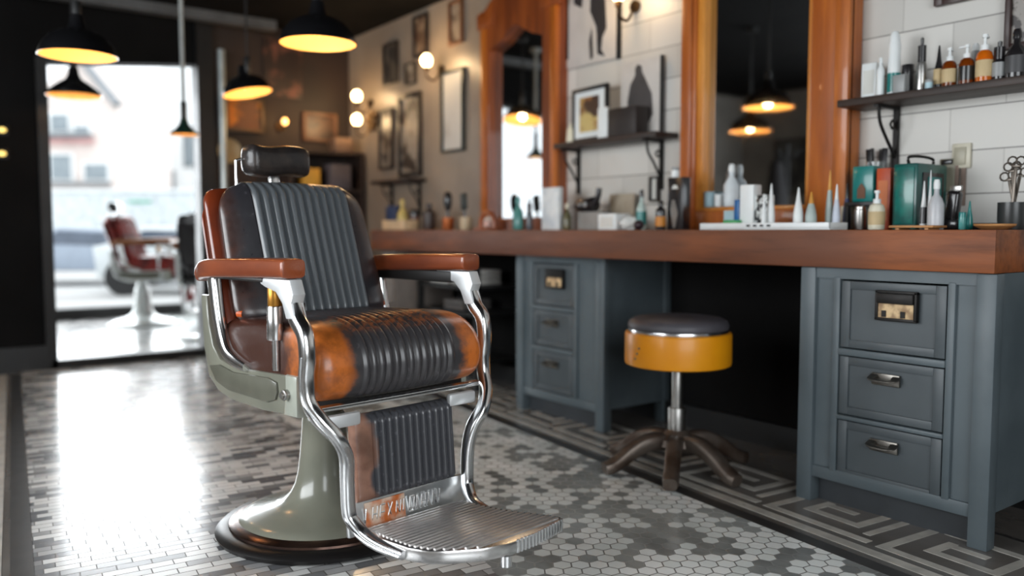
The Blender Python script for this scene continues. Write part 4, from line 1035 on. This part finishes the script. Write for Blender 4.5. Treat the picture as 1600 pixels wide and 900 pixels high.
# --- right part of the worktop
XW = 2.80
t = thing('display_stand', 'low black stand with four legs under the teal box', 'stand', (2.78, onX(1365, 360, 2.78).y, CT))
sd = MB().bb(0, .12, 0, .115, .085, .10, .002)
obj('top', sd, BLACK, t)
for (x, y) in ((0, 0), (.105, 0), (0, .10), (.105, .10)): obj('leg', MB().bb(x, x + .012, y, y + .012, 0, .085), BLACK, t)
t = carton('teal box with a brown arched emblem on the low black stand', 1330, 1362, 260, 2.80, CT + .10, TEAL, .07)
o = MB().prism([(.028, .012), (.058, .012), (.058, .045), (.050, .058), (.043, .066), (.036, .058), (.028, .045)], 'X', -.003, .001)
obj('arched_emblem', o, mat('brown_emblem', srgb(110, 66, 36), 0.5), t)
bottle('can', 'silver tin under the black stand', 1334, 1352, 321, 2.74, CT, STEEL, STEEL, name='tin', cat='tin')
carton('narrow beige box left of the silver tin', 1312, 1326, 322, 2.84, CT, CREAM, .05)
bottle('pump', 'cream lotion bottle in front of the green metal case', 1357, 1381, 298, 2.72, CT, CREAM, WHITE, band=LBL)
# comb jar
p = onX(1366, 360, 2.935)
t = thing('comb_jar', 'tall glass jar of black combs below the bottle shelf', 'jar', (p.x, p.y, CT))
obj('body', MB().lathe([(0, 0), (.036, 0), (.038, .01), (.036, .25), (.033, .25), (.033, .012), (0, .012)], (0, 0, 0), 28), CLR, t)
for i in range(4):
    a = i * 1.6; c = MB().box((0, 0, .15), (.022, .004, .26), .001).xf(Matrix.Translation((.012 * math.cos(a), .012 * math.sin(a), .02)) @ Matrix.Rotation(a, 4, 'Z') @ Matrix.Rotation(D2R(4), 4, 'Y'))
    tag(obj('comb', c, DKB, None, (p.x, p.y, CT)), 'black comb standing in the tall glass jar', 'comb', 'combs in the tall glass jar')
carton('orange-red box between the teal box and the green case', 1367, 1389, 263, 2.80, CT, mat('orange_red_card', srgb(196, 78, 38), 0.45, c2=srgb(150, 50, 30)), .05, panel=mat('dull_orange_print', srgb(206, 110, 50), 0.5))
# green metal case
DG = mat('dark_teal_metal', srgb(10, 84, 78), 0.3, c2=srgb(6, 62, 60), coat=.4)
a = onX(1422, 360, 2.74); b = onX(1393, 360, 2.74)
t = thing('metal_case', 'dark teal metal case with a carrying handle', 'case', (2.74, a.y - .02, CT))
w_ = b.y - a.y + .02; hh = onX(1405, 256, 2.74).z - CT
obj('body', MB().bb(0, .20, 0, w_, 0, hh, .006), DG, t)
obj('front_panel', MB().bb(-.004, .001, .01, w_ - .01, .02, hh - .012, .002), mat('teal_case_front', srgb(0, 116, 104), 0.3, c2=srgb(4, 84, 78), coat=.4, scale=18), t)
obj('side_panel', MB().bb(.03, .17, -.004, .001, .03, hh - .03, .002), DKB, t)
obj('handle', MB().tube([(.02, w_ * .5, hh), (.02, w_ * .5, hh + .022), (.10, w_ * .5, hh + .028), (.18, w_ * .5, hh + .022), (.18, w_ * .5, hh)], .005), IRON, t)
obj('side_window', MB().bb(.06, .15, -.007, -.003, hh * .5, hh * .8, .002), TEAL, t)
bottle('cone', 'slim white nozzle bottle standing before the metal case', 1437, 1447, 283, 2.70, CT, WHITE, WHITE, band=DKB)
bottle('flask', 'grey-white squeeze bottle right of the slim nozzle bottle', 1450, 1473, 281, 2.68, CT, mat('pearl_plastic', srgb(198, 200, 204), 0.35), WHITE)
bottle('cone', 'very thin white applicator behind the grey-white squeeze bottle', 1448, 1455, 266, 2.78, CT, WHITE, WHITE)
p = onX(1488, 360, 2.74)
t = thing('hair_clipper', 'black hair clipper standing on its dock', 'hair clipper', (p.x, p.y, CT))
obj('dock', MB().box((0, 0, .018), (.06, .06, .034), .01), DKB, t)
obj('body', MB().box((0, 0, .075), (.036, .042, .10), .012, rx=D2R(6), seg=3), DKB, t)
obj('blade', MB().box((0, -.008, .132), (.012, .036, .018), .002), STEEL, t)
bottle('cone', 'small teal cone bottle right of the hair clipper', 1509, 1519, 314, 2.74, CT, TEAL, TEAL)
bottle('jar', 'small teal glass jar left of the teal cone bottle', 1498, 1508, 332, 2.70, CT, TEALG, TEAL, cat='jar')
BAM = wood('bamboo', srgb(196, 142, 88), srgb(160, 106, 62), .45, 'Y', 8)
a = onX(1468, 360, 2.62); b = onX(1398, 360, 2.62)
t = thing('bamboo_tray', 'small bamboo tray before the metal case', 'tray', (2.58, a.y, CT))
obj('board', MB().bb(0, .09, 0, b.y - a.y, .006, .014, .003), BAM, t)
for y in (.02, b.y - a.y - .03): obj('foot', MB().bb(.01, .08, y, y + .012, 0, .007), BAM, t)
a = onX(1566, 360, 2.66); b = onX(1524, 360, 2.66)
t = thing('bamboo_dish', 'shallow bamboo dish near the right end of the worktop', 'dish', (2.70, (a.y + b.y) / 2, CT))
obj('bowl', MB().lathe([(0, 0), (.035, 0), (.056, .012), (.058, .018), (.052, .016), (.03, .006), (0, .006)]), BAM, t)
tag(obj('black_tray', MB().bb(0, .14, 0, .17, 0, .022, .006), DKB, None, (2.80, 1.20, CT)), 'flat black tray behind the bamboo dish', 'tray')
bpy.data.objects['black_tray'].name = 'tray'
# scissors pot
p = onX(1581, 360, 2.80)
t = thing('tool_pot', 'dark pot at the right end of the worktop', 'pot', (p.x, p.y, CT))
obj('body', MB().lathe([(0, 0), (.036, 0), (.042, .03), (.042, .085), (.038, .085), (.036, .03), (0, .01)]), mat('dark_glazed_pot', srgb(52, 54, 54), 0.3), t)
BRZ = mat('tarnished_steel', srgb(110, 102, 94), 0.35, 0.7)
for i, (dy, dx, h_, lean_) in enumerate(((-.01, 0, .185, -5), (.012, .01, .17, 9), (.0, -.012, .20, 3), (-.012, .012, .16, -12))):
    s = MB().box((0, 0, h_ * .45), (.006, .009, h_ * .9), .001)
    for q in (-1, 1): s.tube([(0, q * .012 + .013 * math.cos(k_), h_ + .013 * math.sin(k_)) for k_ in [k2 * .7 for k2 in range(10)]], .0028, 8, False)
    s.box((0, 0, h_ * .92), (.005, .024, .006), .001)
    s.xf(Matrix.Translation((dx, dy, .012)) @ Matrix.Rotation(D2R(lean_), 4, 'X'))
    tag(obj('scissors', s, BRZ, None, (p.x, p.y, CT)), 'tarnished scissors standing handles up in the dark pot', 'scissors', 'scissors in the dark pot')
# switch plates and the hanging card
SWM = mat('ivory_plastic', srgb(214, 208, 188), 0.4)
p = onX(1516, 230, XR)
t = thing('wall_socket', 'ivory electrical socket plate on the tiles above the hair clipper', 'socket', (XR - .001, onX(1519, 230, XR).y, onX(1505, 263, XR).z))
w_ = onX(1490, 240, XR).y - onX(1519, 240, XR).y
obj('plate', MB().bb(-.010, 0, 0, w_, 0, .085, .002), SWM, t); obj('socket_face', MB().bb(-.014, -.008, .014, w_ - .008, .012, .072, .002), mat('grey_ivory_plastic', srgb(176, 170, 150), .4), t)
p = onX(1483, 270, XR)
t = thing('tool_holder', 'beige wall holder with trimmers hanging below the socket', 'holder', (XR - .001, onX(1495, 270, XR).y, onX(1480, 300, XR).z))
obj('back_plate', MB().bb(-.012, 0, 0, .055, 0, .115, .003), mat('beige_grey_plastic', srgb(150, 146, 128), .5), t)
obj('clip', MB().bb(-.02, -.01, .008, .047, .095, .112, .003), DKB, t)
tag(obj('hanging_strap', MB().bb(-.008, 0, 0, .016, -.12, .02, .002).bb(-.010, -.002, .022, .036, -.11, .02, .002), mat('taupe_strap_leather', srgb(140, 120, 108), .6), None, (XR - .002, onX(1510, 280, XR).y, 1.115)), 'taupe leather straps hanging under the socket plate', 'strap')

# --- items before the pine mirror
XM = 2.66
a = onX(1310, 360, 2.60); b = onX(1098, 360, 2.60)
t = thing('long_tray', 'long flat white tray in front of the pine mirror', 'tray', (2.58, a.y + .02, CT))
L = b.y - a.y - .02
obj('base', MB().bb(0, .11, 0, L, 0, .010, .003), WHITE, t)
obj('rim', MB().bb(0, .006, 0, L, .004, .026, .002).bb(.104, .11, 0, L, .004, .026, .002).bb(0, .11, 0, .006, .004, .026, .002).bb(0, .11, L - .006, L, .004, .026, .002), WHITE, t)
mk = MB()
for q in range(4): mk.bb(-.0015, .0015, L * .42 + q * .03, L * .42 + q * .03 + .016, .012, .019)
obj('printed_marks', mk, DKB, t)
TZ = CT + .010
carton('flat green box lying in the long white tray', 1129, 1151, 344, 2.60, TZ, mat('green_card', srgb(70, 160, 96), .5), .05)
carton('pale grey cube behind the flat green box', 1130, 1146, 329, 2.66, TZ, PALEB, .02)
carton('tall white box with a blue side, left of the patterned box', 1155, 1176, 289, 2.63, TZ, WHITE, .05)
carton('narrow blue bottle box beside the tall white box', 1146, 1154, 312, 2.63, TZ, BLUE, .04)
carton('black and white patterned box in the long white tray', 1177, 1198, 305, 2.64, TZ, art_mat('black_white_print', srgb(220, 224, 222), srgb(34, 36, 38), 42, .49, .52), .045)
bottle('cone', 'white nozzle bottle just right of the patterned box', 1198, 1210, 287, 2.64, TZ, WHITE, WHITE)
bottle('cone', 'slim white tube bottle in front of the patterned box', 1189, 1197, 303, 2.61, TZ, WHITE, WHITE)
bottle('cone', 'white nozzle bottle in the middle of the pine mirror sill', 1239, 1254, 293, 2.64, TZ, WHITE, WHITE)
bottle('cone', 'frosted grey-green nozzle bottle right of the white one', 1258, 1275, 300, 2.65, TZ, mat('frosted_plastic', srgb(178, 192, 188), .4), mat('orange_tip', srgb(214, 150, 60), .4))
bottle('cone', 'tall grey-green nozzle bottle at the right stile of the pine mirror', 1289, 1301, 266, 2.72, CT, mat('frosted_plastic', srgb(178, 192, 188), .4), mat('orange_tip', srgb(214, 150, 60), .4))
bottle('cone', 'pale blue-white nozzle bottle right of the tall grey-green one', 1300, 1312, 288, 2.70, CT, mat('bluish_white_plastic', srgb(206, 214, 228), .4), WHITE)
bottle('cone', 'dark blue cone bottle left of the teal box', 1316, 1328, 286, 2.82, CT, mat('dark_blue_plastic', srgb(46, 60, 110), .35), DKB)
bottle('flask', 'tall white bottle standing on the sill of the pine mirror', 1130, 1153, 257, 2.925, CT + .1005, mat('milky_plastic', srgb(222, 230, 234), .35), WHITE)
# cloth and jar on the sill
bottle('jar', 'pale blue jar on the sill at the left of the tall white bottle', 1100, 1116, 300, 2.925, CT + .1005, PALEB, PALEB, cat='jar')
bottle('jar', 'small white jar between the pale blue jar and the tall white bottle', 1116, 1128, 304, 2.925, CT + .1005, WHITE, WHITE, cat='jar')

# --- items under the middle shelf
XI = 2.70
carton('white card box with faint print before the ornate mirror', 846, 873, 293, 2.76, CT, mat('faint_print_card', srgb(226, 230, 230), .5, c2=srgb(196, 204, 210), scale=14), .03)
bottle('flask', 'small green-brown glass bottle right of the white card box', 879, 893, 318, 2.78, CT, glassy('olive_glass', srgb(120, 116, 88), .15, .4), CREAM)
p = onX(923, 360, 2.82)
t = thing('hair_dryer', 'black hair dryer lying on a grey box', 'hair dryer', (p.x, p.y, onX(918, 331, 2.78).z + .003))
obj('barrel', MB().cyl((0, .08, .03), (0, -.03, .034), .033, .04, bev=.006).cyl((0, .10, .03), (0, .08, .03), .022, .031), DKB, t)
obj('handle', MB().tube([(0, -.02, .03), (0, -.05, .07), (0, -.06, .115)], [.018, .016, .014]), DKB, t)
obj('badge', MB().cyl((-.042, 0, .034), (-.036, 0, .034), .012), GRY, t)
carton('grey box under the black hair dryer', 902, 934, 331, 2.78, CT, mat('grey_card', srgb(150, 148, 144), .6), .10)
carton('white tissue box below the middle shelf', 934, 962, 334, 2.74, CT, WHITE, .10, panel=LBW)
t = thing('crumpled_tissue', 'crumpled white tissue heap right of the tissue box', 'tissue', (2.78, onX(985, 360, 2.78).y, CT))
b = bmesh.new(); bmesh.ops.create_icosphere(b, subdivisions=4, radius=1)
for v in b.verts:
    k_ = 1 + .22 * math.sin(v.co.x * 7 + v.co.y * 5) * math.cos(v.co.z * 6 + v.co.y * 3)
    v.co = Vector((v.co.x * .045 * k_, v.co.y * .045 * k_, .03 + v.co.z * .030 * k_))
mm = MB(); mm._add(b); obj('sheet', mm, mat('tissue_paper', srgb(222, 224, 222), .9), t)
carton('beige folded card leaning behind the tissue heap', 952, 990, 303, 2.93, CT, mat('beige_card', srgb(168, 156, 138), .6, c2=srgb(138, 124, 104)), .012)
bottle('flask', 'pale teal-labelled bottle left of the shelf bracket', 994, 1010, 297, 2.78, CT, mat('pale_teal_plastic', srgb(190, 210, 204), .35), DKB, band=TEAL)
tag(obj('dark_ball', MB().sph((0, 0, .022), .024, (1, 1, .95)), mat('dark_plum', srgb(44, 24, 34), .4), None, (2.68, onX(998, 360, 2.68).y, CT)), 'small dark plum ball sponge before the teal-labelled bottle', 'sponge')
bpy.data.objects['dark_ball'].name = 'ball_sponge'
picture_R('tiny dark-framed picture on the tiles left of the pine mirror', onX(1033, 300, XR).y, onX(1019, 300, XR).y, 1.05, 1.17, DKF, MATS['pale_print'] if 'pale_print' in MATS else LBW, .010)
bottle('bottle', 'black bottle with an amber foot beside the tall black clipper box', 1024, 1040, 314, 2.72, CT, DKB, DKB, band=mat('amber_label', srgb(200, 128, 40), .5))
a = onX(1066, 360, 2.74); b = onX(1042, 360, 2.74)
t = thing('clipper_box', 'tall black box with silver clipper picture left of the pine mirror', 'box', (2.74, a.y, CT))
w_ = b.y - a.y; hh = onX(1054, 277, 2.74).z - CT
obj('body', MB().bb(0, .05, 0, w_, 0, hh, .003), DKB, t)
obj('silver_motif', MB().prism([(w_ * .45, .01), (w_ * .58, .01), (w_ * .78, .09), (w_ * .66, .13), (w_ * .5, .13), (w_ * .3, .07)], 'X', -.002, .001), STEEL, t)
obj('badge', MB().prism([(w_ * .3, hh * .78), (w_ * .7, hh * .78), (w_ * .6, hh * .85), (w_ * .4, hh * .85)], 'X', -.002, .001), LBW, t)
bottle('jar', 'white jar on top of the tall black clipper box', 1048, 1060, 262, 2.765, CT + hh, WHITE, GRY, cat='jar')
# --- before the ornate mirror
bottle('flask', 'pale teal glass bottle reflected in the ornate mirror', 801, 818, 308, 2.80, CT, TEALG, TEALG)
bottle('dropper', 'slim dark dropper bottle right of the pale teal bottle', 822, 832, 310, 2.80, CT, mat('smoky_glass', srgb(78, 84, 92), .2), DKB)
t = thing('napkin_holder', 'arched orange wooden holder before the ornate mirror', 'holder', (2.62, onX(762, 360, 2.62).y, CT))
obj('arch', MB().tube([(0, -.065, 0), (0, -.06, .055), (0, -.03, .09), (0, .03, .09), (0, .06, .055), (0, .065, 0)], .013), PINED, t)
obj('base', MB().bb(-.04, .04, -.08, .08, 0, .014, .004), PINED, t)
tag(obj('powder_puff', MB().sph((0, 0, .02), .022, (1, 1.3, .9)), mat('rose_puff', srgb(206, 170, 160), .9), None, (2.62, onX(762, 360, 2.62).y + .0, CT + .014)), 'pale rose puff inside the arched wooden holder', 'puff')
def brush_cup(label, px, X, cm, r=.036, h=.075):
    p = onX(px, 360, X); t = thing('brush_cup', label, 'cup', (p.x, p.y, CT))
    obj('body', MB().lathe([(0, 0), (r * .9, 0), (r, .01), (r * 1.05, h), (r * .96, h), (r * .9, .012), (0, .008)]), cm, t)
    return p
p = brush_cup('copper cup holding a black round brush', 700, 2.70, mat('copper', srgb(170, 92, 44), .35, .5))
t = thing('hair_brush', 'black round brush standing in the copper cup', 'brush', (p.x, p.y, CT + .012))
obj('handle', MB().cyl((0, 0, 0), (0, 0, .12), .008), DKB, t); obj('bristles', MB().lathe([(0, .10), (.018, .11), (.026, .15), (.026, .19), (.016, .215), (0, .22)]), DKB, t)
p = brush_cup('cream cup holding a black paddle brush', 728, 2.68, mat('cream_cup_glaze', srgb(190, 170, 140), .4))
t = thing('hair_brush', 'black paddle brush tilted in the cream cup', 'brush', (p.x, p.y, CT + .012), 0); t.rotation_euler = (D2R(-8), 0, 0)
obj('handle', MB().cyl((0, 0, 0), (0, 0, .11), .008), DKB, t); obj('paddle', MB().box((0, 0, .155), (.018, .058, .10), .008), mat('green_black_plastic', srgb(34, 40, 36), .4), t)
p = onX(745, 360, 2.70)
tag(obj('foam_ball', MB().sph((0, 0, .04), .04, (1, 1.1, 1)), mat('foam_white', srgb(212, 196, 184), .9), None, (2.78, p.y - .01, CT)), 'off-white foam ball behind the arched holder', 'foam')
bottle('bottle', 'dark brown wooden bottle left of the copper cup', 661, 680, 318, 2.70, CT, mat('dark_wood_turned', srgb(56, 40, 34), .4), mat('dark_wood_turned', srgb(56, 40, 34)))
bottle('jar', 'brown glass jar left of the dark wooden bottle', 641, 656, 328, 2.78, CT, mat('brown_glass_jar', srgb(96, 60, 48), .25), DKB, cat='jar')
carton('cream box at the far end of the worktop', 597, 632, 344, 2.60, CT, mat('cream_card', srgb(206, 178, 140), .6), .10)
bottle('flask', 'yellow bottle behind the cream box', 621, 637, 312, 2.74, CT, mat('yellow_plastic', srgb(206, 184, 110), .4), mat('yellow_plastic', srgb(206, 184, 110)))
carton('dark blue box behind the cream box', 603, 618, 322, 2.76, CT, mat('navy_card', srgb(44, 58, 92), .5), .06)
t = thing('side_table', 'small dark table with an orange-brown top beyond the worktop', 'table', (1.93, 5.12, 0))
obj('tabletop', MB().bb(0, .52, 0, .50, .80, .84, .006), wood('orange_brown_top', srgb(150, 84, 40), srgb(110, 58, 28), .35, 'Y'), t)
for (x, y) in ((.02, .02), (.46, .02), (.02, .44), (.46, .44)): obj('leg', MB().bb(x, x + .04, y, y + .04, 0, .80), BLACK, t)

# ---------------------------------------------------------------- the far barber chairs, beyond the opening
RED = mat('oxblood_leather', srgb(136, 36, 28), 0.35, c2=srgb(84, 24, 24)); PALE = mat('pale_enamel', srgb(206, 212, 210), 0.25, coat=.4)
farM = dict(chairM); farM.update(seat=RED, back=RED, wood=RED, head=DKB, calf=RED, sage=PALE, tan=RED, arm=mat('light_brown_arm', srgb(150, 92, 50), .35), brown=RED, rubber=PALE, rim=CHROME)
barber_chair('red leather barber chair on a white pedestal seen through the glazed opening', (1.98, 8.55, 0), D2R(62), farM, fine=False)
blkM = dict(farM); blkM.update(seat=DKB, back=DKB, wood=DKB, calf=DKB, brown=DKB, tan=DKB)
barber_chair('black barber chair mostly hidden behind the big brown chair, beyond the opening', (2.25, 7.25, 0), D2R(150), blkM, fine=False)

# ---------------------------------------------------------------- opposite side of the shop, seen only in the mirrors
def picture_L(label, ya, yb, z0, z1, artm):
    t = thing('framed_picture', label, 'picture', (XL + .002, ya, z0)); w_, h = yb - ya, z1 - z0; fw = .025
    obj('frame', MB().bb(0, .025, 0, fw, 0, h).bb(0, .025, w_ - fw, w_, 0, h).bb(0, .025, fw, w_ - fw, 0, fw).bb(0, .025, fw, w_ - fw, h - fw, h), DKF, t)
    obj('print', MB().bb(.002, .012, fw, w_ - fw, fw, h - fw), artm, t)
am = art_mat('grey_portrait_print', srgb(90, 86, 80), srgb(40, 38, 36), 5, .45, .6, 9.0)
for i, (ya, z0, lb) in enumerate(((4.4, 1.35, 'nearer'), (5.2, 1.3, 'farther'))):
    picture_L('grey portrait on the opposite wall seen in the pine mirror, ' + lb + ' of two', ya, ya + .5, z0, z0 + .6, am)
t = thing('coat_stand', 'dark coat stand with hanging capes seen in the pine mirror', 'coat stand', (-1.2, 5.0, 0))
obj('pole', MB().cyl((0, 0, .02), (0, 0, 1.75), .02).lathe([(0, 0), (.2, 0), (.2, .015), (.03, .04), (0, .04)]), BLACK, t)
for a in range(4):
    c, s = math.cos(a * 1.57), math.sin(a * 1.57)
    obj('hook', MB().tube([(0, 0, 1.6), (c * .1, s * .1, 1.62), (c * .14, s * .14, 1.70)], .009), BLACK, t)
tag(obj('barber_cape', MB().lathe([(.02, 1.60), (.06, 1.56), (.09, 1.3), (.13, .8), (.14, .62), (.12, .62), (.07, 1.2), (.02, 1.58)], (.17, 0, 0), 20, True), mat('charcoal_cape_cloth', srgb(44, 42, 44), .8), None, (-1.2, 5.0, 0)), 'charcoal barber cape hanging on the coat stand', 'cape')
for nm, mbb, sc_ in (('added_window_2', MB().bb(-1.3, 1.5, YF - .09, YF - .05, .5, .56).bb(-1.3, 1.5, YF - .09, YF - .05, 2.29, 2.35).bb(-1.3, -1.24, YF - .09, YF - .05, .5, 2.35).bb(1.44, 1.5, YF - .09, YF - .05, .5, 2.35).bb(.07, .13, YF - .09, YF - .05, .5, 2.35), 0),
                     ('added_window_3', MB().bb(XL - .09, XL - .05, 1.2, 4.2, .7, .76).bb(XL - .09, XL - .05, 1.2, 4.2, 2.24, 2.3).bb(XL - .09, XL - .05, 1.2, 1.26, .7, 2.3).bb(XL - .09, XL - .05, 4.14, 4.2, .7, 2.3).bb(XL - .09, XL - .05, 2.67, 2.73, .7, 2.3), 0)):
    struct(nm, mbb, FR)  # both frames are added around the unseen fill lights
